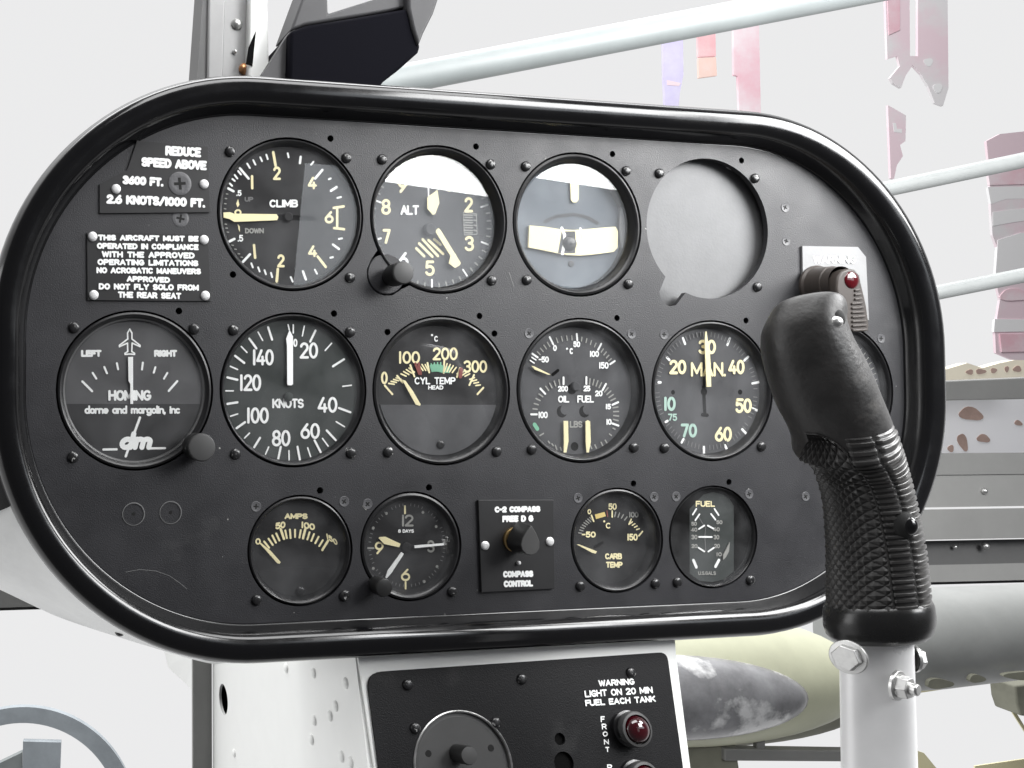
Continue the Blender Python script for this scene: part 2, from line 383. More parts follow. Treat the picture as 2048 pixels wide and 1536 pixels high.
G['l'] = (0.2, [[(.1, 0), (.1, 6)]]); G['i'] = (0.2, [[(.1, 0), (.1, 3.6)], [(.1, 5.2), (.1, 5.3)]])
G['c'] = (2.6, [arc(1.4, 1.8, 1.4, 1.8, 50, 310, 16)])

class Ink:
    """flat lettering and scale marks printed on a plane; every stroke a few microns above the last"""
    def __init__(s, pl=PANEL, c=0.0): s.mb = MB(); s.pl = pl; s.c = c; s.k = 0
    def z(s): s.k += 1; return s.c + 0.10 + 0.016 * (s.k % 24)
    def stroke(s, pts, w, color):
        P = [Vector((a, b)) for a, b in pts]
        Q = [P[0]]
        for p in P[1:]:
            if (p - Q[-1]).length > 1e-4: Q.append(p)
        P = Q; s.mb.use(color); h = w / 2
        if len(P) == 1: P = [P[0], P[0] + Vector((0.01, 0))]
        closed = len(P) > 3 and (P[0] - P[-1]).length < 1e-2
        # split at sharp corners so that mitres stay short
        runs = [[P[0]]]
        for i in range(1, len(P)):
            runs[-1].append(P[i])
            if i < len(P) - 1:
                d0 = (P[i] - P[i - 1]).normalized(); d1 = (P[i + 1] - P[i]).normalized()
                if d0.dot(d1) < 0.55: runs.append([P[i]])
        for R in runs:
            c = s.z(); n = len(R); L = []; Rr = []
            for i, p in enumerate(R):
                d = Vector((0, 0))
                if i > 0: d += (R[i] - R[i - 1]).normalized()
                if i < n - 1: d += (R[i + 1] - R[i]).normalized()
                if closed and len(runs) == 1 and i in (0, n - 1): d = (R[1] - R[0]).normalized() + (R[-1] - R[-2]).normalized()
                d.normalize(); nn = Vector((-d.y, d.x))
                k = 1.0
                if 0 < i < n - 1: k = 1 / max(0.6, nn.dot(Vector((-(R[i + 1] - R[i]).normalized().y, (R[i + 1] - R[i]).normalized().x))))
                L.append(p + nn * h * k); Rr.append(p - nn * h * k)
            vs = [s.pl.P(*x, c + .0035 * i) for i, x in enumerate(L)] + [s.pl.P(*x, c + .0035 * i) for i, x in enumerate(Rr)]
            fs = [[n + i, n + i + 1, i + 1, i] for i in range(n - 1)]
            s.mb.add(vs, fs)
            if not (closed and len(runs) == 1):
                for e_, q in ((0, 1), (n - 1, n - 2)):
                    d = (R[e_] - R[q]).normalized(); a0 = math.atan2(d.y, d.x)
                    cap = [R[e_] + Vector((math.cos(a0 + t), math.sin(a0 + t))) * h for t in [math.radians(-90 + 30 * j) for j in range(7)]]
                    s.mb.add([s.pl.P(*x, c + (.0035 * n + .004 if e_ else -.004)) for x in cap], [list(range(7))])
    def poly(s, pts, color):
        s.kp = getattr(s, 'kp', 0) + 1
        s.mb.use(color); s.mb.sheet(pts, s.c + .02 + .008 * s.kp, s.pl)
    def disc(s, a, b, r, color, n=24):
        s.poly([(a + r * math.cos(2 * math.pi * i / n), b + r * math.sin(2 * math.pi * i / n)) for i in range(n)], color)
    def text(s, t, TL, TR, BL, w, color, gap=1.25):
        """letters fitted to the parallelogram TL, TR, BL (plane mm)"""
        TL, TR, BL = Vector(TL), Vector(TR), Vector(BL)
        tot = sum(G[c][0] for c in t) + gap * (len(t) - 1)
        hgt = (TL - BL).length; wid = (TR - TL).length
        ins_x = min(0.45, w / 2 / wid); ins_y = min(0.4, w / 2 / hgt)
        ex = (TR - TL) * (1 - 2 * ins_x); ey = (TL - BL) * (1 - 2 * ins_y); O = BL + (TR - TL) * ins_x + (TL - BL) * ins_y
        x = 0
        for c in t:
            gw, st = G[c]
            for q in st:
                s.stroke([tuple(O + ex * ((x + px) / tot) + ey * (py / 6)) for px, py in q], w, color)
            x += gw + gap
    def build(s, name, parent): return s.mb.build(name, parent, smooth=False)

# ------------------------------------------------------------------ screws (master meshes)
MESH = {}
def screw_mesh(kind):
    if kind in MESH: return MESH[kind]
    b = MB()
    r, h, m1, flat = {'dome': (2.75, 1.7, 'screw_black', 0), 'flat': (2.75, .3, 'screw_grey', 1), 'white': (2.4, 1.2, 'screw_white', 0), 'big': (6.0, 1.6, 'screw_grey', 1), 'cover': (2.3, 1.0, 'bezel_black', 0)}[kind]
    b.use(m1)
    if flat: b.lathe(0, 0, [(r, -0.4), (r, 0.10), (r * .94, 0.24), (r * .6, 0.08), (0.01, 0.06)], 24)
    else: b.lathe(0, 0, [(r, -0.3), (r, h * .35), (r * .86, h * .72), (r * .6, h * .93), (r * .3, h), (0.01, h)], 24)
    if kind != 'white':
        b.use('screw_slot'); t = 0.08 if flat else h * .95; l = r * .5
        b.box(-l, l, -r * .12, r * .12, 0, t + .08); b.box(-r * .12, r * .12, -l, l, 0, t + .06)
    o = b.build('screw', None, root_mm=(0, 0, 0)); me = o.data
    bpy.data.objects.remove(o); MESH[kind] = me
    return me
def screw(parent, px, py, kind='dome', h=0.0, pl=PANEL, name='screw', rot=None, c=0.0):
    a, b = pl.ab(px, py, c)
    o = bpy.data.objects.new(name, screw_mesh(kind)); COL.objects.link(o); o.parent = parent
    o.location = W(pl.P(a, b, c) - ROOT_MM[parent.name])
    rt = Matrix.Rotation(random.uniform(0, 1.5) if rot is None else rot, 4, 'Y')
    if pl is not PANEL:
        ex, ey, n = _d(pl.ex), _d(pl.ey), _d(pl.n)
        M3 = Matrix(((ex.x, -n.x, ey.x), (ex.y, -n.y, ey.y), (ex.z, -n.z, ey.z))).to_4x4()
        rt = M3 @ rt
    o.rotation_euler = rt.to_euler()
    return o

# ================================================================== instrument panel
X0, X1, Y0, Y1, RC = -49.5, 471.0, -121.5, 138.5, 116.0
def outline(w=0.0, n=22):
    pts = []
    for cx, cy, a0 in ((X1 - RC, Y1 - RC, 0), (X0 + RC, Y1 - RC, 90), (X0 + RC, Y0 + RC, 180), (X1 - RC, Y0 + RC, 270)):
        for i in range(n + 1):
            a = math.radians(a0 + 90 * i / n); pts.append((cx + (RC + w) * math.cos(a), cy + (RC + w) * math.sin(a)))
        if a0 in (0, 180):            # intermediate points on the long straights
            x_a = pts[-1][0]; x_b = (X0 + RC) if a0 == 0 else (X1 - RC); y = pts[-1][1]
            pts += [(x_a + (x_b - x_a) * j / 12, y) for j in range(1, 12)]
    return pts
GAUGES = {  # centre x, y, hole radius
    'climb': (87.53, 88.27, 40), 'alt': (171.18, 88.77, 40), 'turn': (254.33, 89.21, 40), 'blank': (337.56, 90.05, 40),
    'hom': (5.48, -3.13, 40), 'kts': (88.72, -2.59, 40), 'cyl': (171.91, -2.58, 40), 'oil': (255.56, -2.3, 40), 'man': (339.13, -2.16, 40),
    'tach': (423.0, -2.0, 40), 'amps': (91.8, -85.1, 28.6), 'clock': (153.4, -84.7, 28.9), 'carb': (276.4, -84.9, 29), 'fuel': (338.0, -84.7, 29)}
def lobed(c, R, lc, lr, n=96):
    pts = []; d = Vector((lc[0] - c[0], lc[1] - c[1]))
    for i in range(n):
        a = 2 * math.pi * i / n; u = Vector((math.cos(a), math.sin(a))); r = R
        b = u.dot(d); q = b * b - d.length_squared + lr * lr
        if q > 0: r = max(R, b + math.sqrt(q))
        pts.append((c[0] + u.x * r, c[1] + u.y * r))
    return pts
def circ(cx, cy, r, n=64): return [(cx + r * math.cos(2 * math.pi * i / n), cy + r * math.sin(2 * math.pi * i / n)) for i in range(n)]
HOLES = []
for g, (cx, cy, R) in GAUGES.items():
    if g == 'alt': HOLES.append(lobed((cx, cy), R, at(774, 548), 11.6))
    elif g == 'blank': HOLES.append(lobed((cx, cy), R, at(1342, 586), 7.5))
    else: HOLES.append(circ(cx, cy, R, 96))
for px, py in ((661, 277), (466, 549), (952, 293), (1225, 308), (1483, 321), (358, 622), (668, 627), (959, 632), (1234, 636), (1492, 641), (640, 981), (858, 975), (1267, 967), (1458, 964), (775, 664), (989, 667)):
    a, b = at(px, py); HOLES.append(circ(a, b, 1.75, 16))
def plate_with_holes(name, outer, holes, h_front, thick, matname, parent, pl=PANEL, bevel=0.25):
    cu = bpy.data.curves.new(name, 'CURVE'); cu.dimensions = '2D'; cu.fill_mode = 'BOTH'; cu.extrude = thick / 2
    for pts in [outer] + holes:
        sp = cu.splines.new('POLY'); sp.points.add(len(pts) - 1); sp.use_cyclic_u = True
        for p, (a, b) in zip(sp.points, pts): p.co = (a, b, 0, 1)
    o = bpy.data.objects.new(name, cu); COL.objects.link(o)
    dg = bpy.context.evaluated_depsgraph_get(); me = bpy.data.meshes.new_from_object(o.evaluated_get(dg))
    bpy.data.objects.remove(o); bpy.data.curves.remove(cu)
    b = MB().use(matname)
    b.add([pl.P(v.co.x, v.co.y, h_front - thick / 2 + v.co.z) for v in me.vertices], [list(p.vertices) for p in me.polygons])
    bpy.data.meshes.remove(me)
    return b.build(name, parent, smooth=False)
panel = thing('instrument_panel', 'black oblong instrument panel with rounded ends and a glossy black padded rim', 'instrument panel', (210, 8, 0))
plate_with_holes('panel_plate', outline(1.2), HOLES, 0.0, 3.0, 'panel_paint', panel)
def sweep(b, prof, n=22, sub=None, closed=True):
    rings = [outline(w, n) for w, h in prof]; N = len(rings[0])
    vs = [Vector((x, y, h)) for ring, (w, h) in zip(rings, prof) for x, y in ring]; fs = []
    for j in range(len(prof) - 1):
        for i in range(N):
            i2 = (i + 1) % N; fs.append([j * N + i, j * N + i2, (j + 1) * N + i2, (j + 1) * N + i])
    return b.add(vs, fs)
# padded rim: fillet off the plate, inner wall, round crest, outer face, then the cowl turned in behind
rim_prof = [(-0.4, 0.04), (0.3, 0.06), (0.6, 0.6), (1.5, 4.4), (2.4, 7.4), (3.3, 9.2), (4.4, 10.5), (5.6, 11.4), (7.0, 12.0), (9.0, 12.4), (11.0, 12.6), (13.0, 12.5), (14.9, 11.8), (16.5, 10.1), (17.8, 7.0), (18.4, 3.0), (18.4, -1.0), (17.3, -5), (15.5, -8.5)]
sweep(MB().use('gloss_black'), rim_prof, 30).build('rim', panel, auto=80)
b = MB().use('dark'); sweep(b, [(15.5, -8.5), (10, -14), (-4, -60), (-10, -90)]); N_ = len(outline()); b.sheet(outline(-10), -90)
b.build('light_blocker', panel)  # unseen dark box added to keep bright surroundings out of the panel holes
# plate fixings of the panel itself
for px, py, kd in ((1570, 415, 'flat'), (1572, 482, 'flat'), (1611, 993, 'flat'), (512, 1013, 'flat'), (735, 1008, 'flat')):
    screw(panel, px, py, kd)
for px, py in ((267, 1028), (341, 1025)):      # two plugged holes, only their chipped rims show
    a, c = at(px, py); MB().use('panel_paint').lathe(a, c, [(5.9, 0.0), (5.7, 0.25), (5.0, 0.3), (4.9, 0.08), (0.9, 0.05)], 32).use('screw_slot').lathe(a, c, [(0.9, 0.06), (0.01, 0.06)], 12).use('faint_ink').lathe(a, c, [(5.75, 0.26), (5.35, 0.31)], 32).build('hole_plug', panel)

for pts_, w_, m_ in ((((252, 1144), (280, 1139), (312, 1142), (340, 1152), (362, 1168), (374, 1178)), .3, 'faint_ink'), (((1018, 545), (1023, 560), (1027, 572)), .5, 'faint_ink'), (((726, 1012), (732, 1019)), .6, 'dim_ink')):
    sc_ = Ink(PANEL, 0.0); sc_.stroke([at(*q, .1) for q in pts_], w_, m_); sc_.build('scratch', panel)
# ------------------------------------------------------------------ dials
FLOOR_Z = {}
class Dial:
    def __init__(s, key, name, label, crop, d, rf, face='dial_black', group=None, bezel='bezel_black', ring=0.8, glass=True, tilt=0.0, lip=0.0, deep_glass=0.0):
        cx, cy, R = GAUGES[key]; s.cx, s.cy, s.R, s.d = cx, cy, R, d
        s.ox, s.oy, s.s = crop
        px = FOC / ((Vector((cx, cy, 0)) - EYE).dot(FWD)); s.k = s.s / px       # crop px -> mm
        s.root = thing(name, label, 'gauge', (cx, cy, 0), group)
        s.ink = Ink(PANEL, -d); r1 = R - ring
        b = MB().use(bezel)
        wdt = r1 - rf
        b.lathe(cx, cy, [(r1, -14), (r1, -0.9), (r1 - .25, -0.3 + lip), (r1 - wdt * .28, 0.1 + lip), (r1 - wdt * .5, -0.35 + lip), (r1 - wdt * .62, -1.2), (rf + .35, -d + .6), (rf, -d)], 96)
        b.build('bezel', s.root)
        MB().use('dark').lathe(cx, cy, [(R + 2.5, -15.5), (0.01, -15.5)], 48).lathe(cx, cy, [(R + 2.5, -3.2), (R + 2.5, -15.5)], 48).build('case', s.root)
        s.face = MB().use(face).lathe(cx, cy, [(rf + .6, -d), (0.01, -d)], 72).build('dial_face', s.root, smooth=False)
        if glass:
            g = MB().use('clear_glass'); rg = r1 - wdt * .60 if not deep_glass else rf + .3; t = math.radians(tilt)
            for i in range(1):
                vs = []; n = 72
                for c in ((-1.3, -2.1) if not deep_glass else (-d + deep_glass, -d + deep_glass - .8)):
                    vs += [Vector((cx + rg * math.cos(2 * math.pi * i / n), cy + rg * math.sin(2 * math.pi * i / n), c + math.sin(2 * math.pi * i / n) * rg * math.tan(t))) for i in range(n)]
                g.add(vs, [list(range(n)), [n + i for i in range(n)][::-1]] + [[i, n + i, n + (i + 1) % n, (i + 1) % n] for i in range(n)])
            g.build('glass', s.root, smooth=False)
    def p(s, u, v, c=0.08):
        return at(s.ox + u * s.s, s.oy + v * s.s, -s.d + c)
    def seg(s, segs, w, col='white_ink'):
        for q in segs: s.ink.stroke([s.p(q[i], q[i + 1]) for i in range(0, len(q), 2)], w * s.k, col)
    def text(s, t, bb, w, col='white_ink', dv=0, du=0, gap=1.25):
        u0, v0, u1, v1 = bb
        s.ink.text(t, s.p(u0 + du, v0), s.p(u1 + du, v0 + dv), s.p(u0, v1), w * s.k, col, gap)
    def pol(s, u, v):
        a, b = s.p(u, v); a -= s.cx; b -= s.cy; return math.hypot(a, b), math.degrees(math.atan2(a, b))
    def tick(s, ang, ro, ri, w, col):
        t = math.radians(ang); x, y = math.sin(t), math.cos(t)
        s.ink.stroke([(s.cx + x * ro, s.cy + y * ro), (s.cx + x * ri, s.cy + y * ri)], w * s.k, col)
    def between(s, q0, q1, n, w, col, frac=0.6, ctr=None):
        """n minor ticks between two measured major ticks (outer u,v, inner u,v)"""
        c = ctr or (s.cx, s.cy)
        def pl(u, v):
            a, b = s.p(u, v); a -= c[0]; b -= c[1]; return math.hypot(a, b), math.degrees(math.atan2(a, b))
        (r0o, a0), (r0i, _), (r1o, a1), (r1i, _) = pl(*q0[:2]), pl(*q0[2:]), pl(*q1[:2]), pl(*q1[2:])
        if a1 - a0 > 180: a1 -= 360
        if a0 - a1 > 180: a1 += 360
        for i in range(1, n + 1):
            t = i / (n + 1); A = math.radians(a0 + (a1 - a0) * t); ri = r0i + (r1i - r0i) * t; ro = r0o + (r1o - r0o) * t; ro = ri + (ro - ri) * frac
            s.ink.stroke([(c[0] + math.sin(A) * ro, c[1] + math.cos(A) * ro), (c[0] + math.sin(A) * ri, c[1] + math.cos(A) * ri)], w * s.k, col)
    def poly(s, pts, col): s.ink.poly([s.p(pts[i], pts[i + 1]) for i in range(0, len(pts), 2)], col)
    def disc(s, u, v, r, col): a, b = s.p(u, v); s.ink.disc(a, b, r * s.k, col)
    def needle(s, pts, col='cream_ink', h=1.6, name='needle', t=0.45, parent=None):
        b = MB().use(col); b.prism([s.p(pts[i], pts[i + 1], h) for i in range(0, len(pts), 2)], -s.d + h - t, -s.d + h)
        return b.build(name, parent or s.root, smooth=False)
    def hub(s, u, v, r, h=2.0, col='dial_black', name='hub'):
        a, b = s.p(u, v, h); r *= s.k
        MB().use(col).lathe(a, b, [(r, -s.d), (r, -s.d + h * .8), (r * .8, -s.d + h), (0.01, -s.d + h)], 32).build(name, s.root)
    def pit(s, u, v, r, col='dark'): s.disc(u, v, r, col)
    def screws(s, lst, kind='dome'):
        for px, py in lst: screw(s.root, px, py, kind)
    def done(s): s.ink.build('markings', s.face)
    def knob(s, px, py, rpx, h, base_r=None, name='adjusting_knob', m='knob_black', cap='knob_grey'):
        a, b = at(px, py, h); k = rpx * s.k / s.s
        br = base_r or k * .8
        o = MB().use(m).lathe(a, b, [(br * .7, -10), (br * .7, 1), (k * .92, 2.5), (k, 4), (k, h - 1.0)], 40).use(cap).lathe(a, b, [(k, h - 1.0), (k * .93, h - .15), (k * .86, h), (0.01, h)], 40).build(name, s.root)
        return o

# ---- climb
D = Dial('climb', 'climb_gauge', 'round black climb gauge, its needle lying level on zero, upper left of the panel', (420, 250, .2279), 3.2, 35.9)
W_ = 'cream_ink'
D.seg([(555, 240, 575, 355), (945, 1155, 1015, 1245), (595, 1265, 585, 1372)], 25, W_)
D.seg([(262, 380, 338, 470), (985, 395, 922, 470), (350, 1135, 288, 1202), (815, 1285, 840, 1355), (795, 280, 788, 335), (1110, 545, 1060, 578), (1078, 1050, 1130, 1088), (160, 558, 205, 582), (170, 1022, 213, 1000)], 22, 'white_ink')
D.seg([(493, 262, 505, 300), (440, 285, 455, 318), (378, 310, 397, 348), (325, 340, 348, 378), (245, 405, 270, 435), (215, 440, 238, 470), (195, 475, 215, 492), (172, 515, 192, 535), (680, 250, 688, 285), (905, 325, 885, 350), (1057, 470, 1040, 478), (1150, 632, 1118, 640), (1158, 995, 1130, 1000), (1078, 1160, 1055, 1165), (920, 1270, 938, 1305), (708, 1335, 725, 1375), (535, 1298, 545, 1335), (478, 1275, 490, 1310), (422, 1250, 435, 1285), (362, 1215, 375, 1250)], 17, 'white_ink')
for u, v in ((142, 605), (132, 645), (126, 690), (124, 735), (130, 870), (138, 905), (148, 940), (190, 1055), (215, 1090), (245, 1130), (270, 1160)): D.seg([(u, v, u + 14, v + 2)], 10, 'dim_ink')
D.text('2', (550, 365, 620, 485), 22, W_); D.text('4', (855, 455, 935, 565), 22, W_); D.text('6', (1005, 755, 1085, 865), 22, W_)
D.text('4', (860, 1055, 940, 1160), 22, W_); D.text('2', (588, 1135, 655, 1250), 22, W_)
D.seg([(368, 450, 370, 555), (385, 1055, 395, 1165), (1115, 735, 1115, 900), (1085, 728, 1172, 715), (1088, 905, 1175, 915)], 23, W_)
D.text('.5', (228, 572, 276, 625), 12, 'white_ink'); D.text('.5', (240, 965, 290, 1025), 12, 'white_ink')
D.poly((247, 650, 258, 700, 242, 722, 230, 690), W_); D.poly((243, 868, 262, 890, 262, 938, 250, 915), W_)
D.text('UP', (302, 632, 378, 675), 12, 'faint_ink'); D.text('DOWN', (305, 905, 472, 952), 12, 'dim_ink'); D.text('CLIMB', (520, 655, 770, 725), 17, 'white_ink')
D.text('0', (212, 740, 275, 800), 16, W_)
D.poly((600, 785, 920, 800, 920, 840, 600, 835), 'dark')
D.needle((118, 768, 175, 764, 212, 778, 585, 782, 600, 808, 590, 835, 215, 850, 170, 824, 120, 812))
D.hub(690, 805, 42); D.done()
D.screws([(460, 303), (693, 316), (700, 555)])

# ---- altimeter
D = Dial('alt', 'altimeter', 'altimeter dial with hatched window and long hand near four, its top whited out by glare', (720, 260, .2279), 8.6, 35.4, face='dial_grey', deep_glass=4.4)
ctr_r = 34.5
for i in range(50):
    a = i * 7.2 + 180
    maj = i % 5 == 0
    D.tick(a, ctr_r + .8, ctr_r - (3.3 if maj else 1.2), 17 if maj else 14, 'white_ink' if maj else 'dim_ink')
D.text('9', (330, 415, 420, 552), 25, W_); D.text('8', (185, 605, 270, 745), 25, W_); D.text('7', (197, 868, 268, 1000), 25, W_); D.text('6', (335, 1070, 425, 1210), 25, 'white_ink')
D.text('5', (568, 1145, 655, 1282), 25, W_); D.text('4', (780, 1085, 870, 1205), 25, W_); D.text('3', (915, 930, 1000, 1065), 25, W_); D.text('2', (912, 590, 990, 725), 25, W_); D.text('1', (760, 400, 790, 540), 25, W_); D.text('0', (560, 330, 640, 470), 25, W_)
D.text('ALT', (352, 660, 518, 746), 19, 'white_ink')
D.disc(565, 880, 265, 'dial_grey')
for j, v in enumerate((745, 790, 835, 880)): D.seg([(910, v, 985, v + 4), (925, v + 22, 985, v + 24), (1000, v, 1018, v + 6)], 13, 'dim_ink')
D.seg([(905, 725, 1020, 735, 1025, 915, 915, 922, 905, 725)], 8, 'dim_ink')
for q in ((492, 1040, 560, 1108), (517, 997, 632, 1112), (548, 962, 680, 1106), (598, 968, 726, 1088), (652, 958, 706, 1006)): D.seg([q], 25, W_)
D.needle((690, 860, 712, 885, 850, 1110, 885, 1165, 878, 1185, 835, 1210, 780, 1170, 795, 1105, 660, 885), h=2.4)
D.needle((592, 590, 680, 525, 697, 640, 660, 738, 640, 744, 592, 690), h=1.6, name='hundreds_hand')
D.seg([(600, 480, 602, 600)], 14, 'white_ink'); D.hub(625, 870, 55, 2.8, 'dial_grey'); D.done()
D.screws([(764, 319), (981, 329), (983, 561)])
bo = at(774, 548); MB().use('panel_paint').lathe(*bo, [(10.7, -14), (10.7, -1.0), (10.2, -.6), (.01, -.6)], 48).build('knob_boss', D.root); D.knob(808, 545, 22, 15, 6)

# ---- turn and slip
D = Dial('turn', 'turn_indicator', 'pale blue-grey turn indicator with cream level tube and black ball, top whited out by glare', (1000, 280, .2149), 8.4, 34.2, face='dial_blue', tilt=1.25, deep_glass=4.6)
D.seg([(420, 760, 520, 712, 680, 692, 800, 715, 905, 772)], 34, 'dial_grey'); D.hub(665, 1150, 30, .5, 'dial_grey', 'pivot_cover')
D.needle((652, 330, 735, 330, 732, 555, 712, 580, 680, 580, 660, 555), h=1.2, name='turn_needle')
tub = D.needle((275, 795, 420, 808, 560, 830, 680, 838, 770, 832, 930, 818, 1075, 806, 1098, 850, 1095, 1000, 1060, 1040, 900, 1062, 750, 1075, 640, 1070, 520, 1050, 400, 1025, 265, 998), 'cream_ink', h=1.8, name='level_tube', t=1.2)
i2 = Ink(PANEL, -D.d + 1.8)
def q2(u, v): return at(1000 + u * .2149, 280 + v * .2149, -D.d + 1.9)
i2.poly([q2(*x) for x in ((575, 850), (700, 850), (705, 940), (700, 1055), (540, 1052), (560, 940))], 'dial_grey')
i2.stroke([q2(*x) for x in ((575, 820), (600, 880), (602, 950), (580, 1058))], 30 * D.k, 'white_ink')
i2.stroke([q2(*x) for x in ((748, 825), (775, 880), (778, 940))], 26 * D.k, 'white_ink'); i2.stroke([q2(*x) for x in ((610, 938), (720, 938))], 22 * D.k, 'white_ink')
i2.build('tube_lines', tub)
a, c = D.p(655, 960, 2.6); MB().use('knob_black').ball((a, c, -D.d + 1.9), 9 * .45 + .3, sz=.4).build('ball', D.root)
D.done(); D.screws([(1051, 333), (1252, 342), (1256, 568), (1053, 560)])

# ---- empty opening
cx, cy, R = GAUGES['blank']
cp = MB().use('silver_matte').lathe(cx, cy, [(0.01, -6.3), (40, -6.3), (51.5, -6.3), (52, -6.6), (52, -8), (0.01, -8)], 72).build('cover_plate', root_mm=(cx, cy, -7))
tag(cp, 'blank matte silver disc closing the empty instrument hole in the top row', 'cover plate')
for px, py in ((1318, 347), (1509, 357), (1514, 574)): screw(cp, px, py, 'dome')

# ---- homing indicator
D = Dial('hom', 'homing_indicator', 'homing indicator marked left and right, grey above and black below, with white aeroplane symbol', (110, 600, .2279), 3.6, 35.0, face='dial_homing', bezel='bezel_black')
yb = D.p(670, 912)[1] - D.cy; a0 = math.degrees(math.asin(yb / 35.3))
D.ink.poly([(D.cx + 35.3 * math.cos(math.radians(t)), D.cy + 35.3 * math.sin(math.radians(t))) for t in [a0 - (180 + 2 * a0) * i / 40 for i in range(41)]], 'placard_black')
MB().use('bezel_grey').lathe(D.cx, D.cy, [(35.1, -3.5), (35.3, -2.3), (36.2, -1.9), (36.6, -2.2)], 96).build('retaining_ring', D.root)
D.text('LEFT', (228, 438, 408, 500), 20); D.text('RIGHT', (868, 438, 1070, 500), 20); D.text('HOMING', (466, 790, 846, 885), 22)
D.text('dorne and margolin, inc', (258, 925, 1100, 1000), 17, gap=.9)
D.text('dm', (552, 1152, 838, 1316), 46, du=42, gap=1.3)
D.seg([(745, 1032, 620, 1372)], 22); D.seg([(425, 1312, 540, 1310), (825, 1302, 965, 1300)], 20)
D.seg([(240, 715, 325, 800), (1072, 712, 997, 798)], 20); D.seg([(330, 640, 362, 690), (432, 588, 455, 643), (542, 555, 553, 608), (770, 550, 762, 610), (880, 590, 865, 638), (985, 640, 955, 690)], 18)
pl_ = [(655, 255), (674, 290), (674, 342), (745, 398), (745, 410), (676, 378), (672, 452), (697, 468), (697, 478), (655, 474), (613, 478), (613, 468), (638, 452), (636, 378), (565, 410), (565, 398), (638, 342), (636, 290), (655, 255)]
D.ink.stroke([D.p(*q) for q in pl_], 13 * D.k, 'white_ink')
D.needle((642, 500, 685, 498, 686, 912, 662, 912, 661, 735, 646, 710), 'white_ink', h=1.2)
D.done(); D.screws([(148, 655), (388, 658), (146, 914)])
D.knob(404.5, 895, 27.5, 16, 6)

# ---- airspeed
D = Dial('kts', 'airspeed_gauge', 'airspeed gauge marked knots with a thick white needle pointing straight up', (430, 600, .2279), 3.6, 36.4, face='dial_green')
for t, bb in (('140', (325, 432, 515, 575)), ('20', (742, 372, 903, 515)), ('40', (898, 850, 1072, 990)), ('60', (748, 1080, 918, 1220)), ('80', (497, 1140, 660, 1285)), ('100', (272, 942, 470, 1085)), ('120', (210, 652, 405, 800))): D.text(t, bb, 23)
D.text('KNOTS', (502, 865, 778, 950), 18); D.text('0', (685, 340, 722, 412), 14)
D.seg([(465, 240, 500, 348), (300, 340, 362, 425), (175, 490, 255, 552), (108, 680, 195, 700), (108, 912, 195, 898), (188, 1125, 262, 1072), (342, 1292, 393, 1210), (553, 1395, 575, 1290), (742, 1400, 722, 1288), (925, 1335, 872, 1232), (1057, 1230, 978, 1145), (1185, 985, 1085, 948), (1132, 520, 1035, 582), (882, 268, 835, 365)], 20)
D.seg([(378, 282, 418, 355), (230, 408, 280, 460), (135, 582, 197, 610), (95, 797, 160, 797), (135, 1020, 198, 1000), (258, 1212, 302, 1168), (443, 1352, 470, 1290), (650, 1403, 648, 1322), (838, 1375, 812, 1297), (992, 1282, 942, 1215), (1135, 1112, 1062, 1068), (1195, 748, 1120, 758), (1022, 380, 965, 443), (782, 230, 765, 315), (640, 218, 650, 262), (685, 218, 685, 290)], 13)
D.needle((655, 262, 684, 320, 685, 740, 672, 748, 640, 748, 634, 735, 632, 400, 625, 340), 'white_ink')
D.hub(650, 850, 40, 1.6, 'dial_green'); D.done(); D.screws([(467, 660), (700, 664), (471, 908), (702, 906)])

# ---- cylinder temperature
D = Dial('cyl', 'cylinder_temperature_gauge', 'cylinder temperature gauge with green and red scale marks and a plain lower half', (740, 610, .2148), 4.6, 34.9)
for t, bb, dv in (('100', (262, 430, 465, 548), 0), ('200', (582, 395, 815, 515), 0), ('300', (868, 515, 1088, 632), 0), ('0', (100, 620, 163, 738), 0)): D.text(t, bb, 21, W_, dv)
D.text('C', (595, 288, 632, 342), 12); D.disc(578, 280, 11, 'white_ink'); D.text('CYL TEMP', (412, 672, 795, 740), 14, 'white_ink', gap=1.4); D.text('HEAD', (540, 748, 680, 788), 10, 'white_ink')
mj = [(135, 750, 205, 830), (250, 660, 300, 722), (372, 560, 410, 665), (532, 540, 548, 627), (692, 515, 686, 632), (838, 588, 810, 670), (968, 652, 925, 745), (1055, 770, 1000, 830)]
D.seg(mj, 19, W_)
for i in range(7):
    c_ = 'green_ink' if i in (3,) else W_
    D.between(mj[i], mj[i + 1], 4, 14, c_, .75)
D.between((545, 565, 553, 627), (692, 570, 686, 632), 9, 15, 'green_ink', .95); D.between((692, 570, 686, 632), (775, 590, 762, 645), 4, 15, 'green_ink', .95)
D.seg([(420, 545, 455, 640), (450, 545, 470, 640)], 24, 'red_ink'); D.seg([(845, 600, 838, 665)], 40, 'red_ink')
D.needle((300, 695, 330, 705, 400, 800, 472, 925, 465, 938, 428, 928, 345, 780))
yb = D.p(670, 930)[1] - D.cy; a0 = math.degrees(math.asin(yb / 34.9))
lo = [(D.cx + 34.6 * math.cos(math.radians(t)), D.cy + 34.6 * math.sin(math.radians(t))) for t in [a0 - (180 + 2 * a0) * i / 40 for i in range(41)]]
MB().use('dial_grey').prism(lo, -D.d, -D.d + 1.1).build('lower_cover', D.root, smooth=False)
a, c = D.p(655, 1300, 1.1); place(bpy.data.objects.new('screw', screw_mesh('cover')), 'screw', D.root, (a, c, -D.d + 1.1))
D.done(); D.screws([(776, 904), (993, 903)]); 

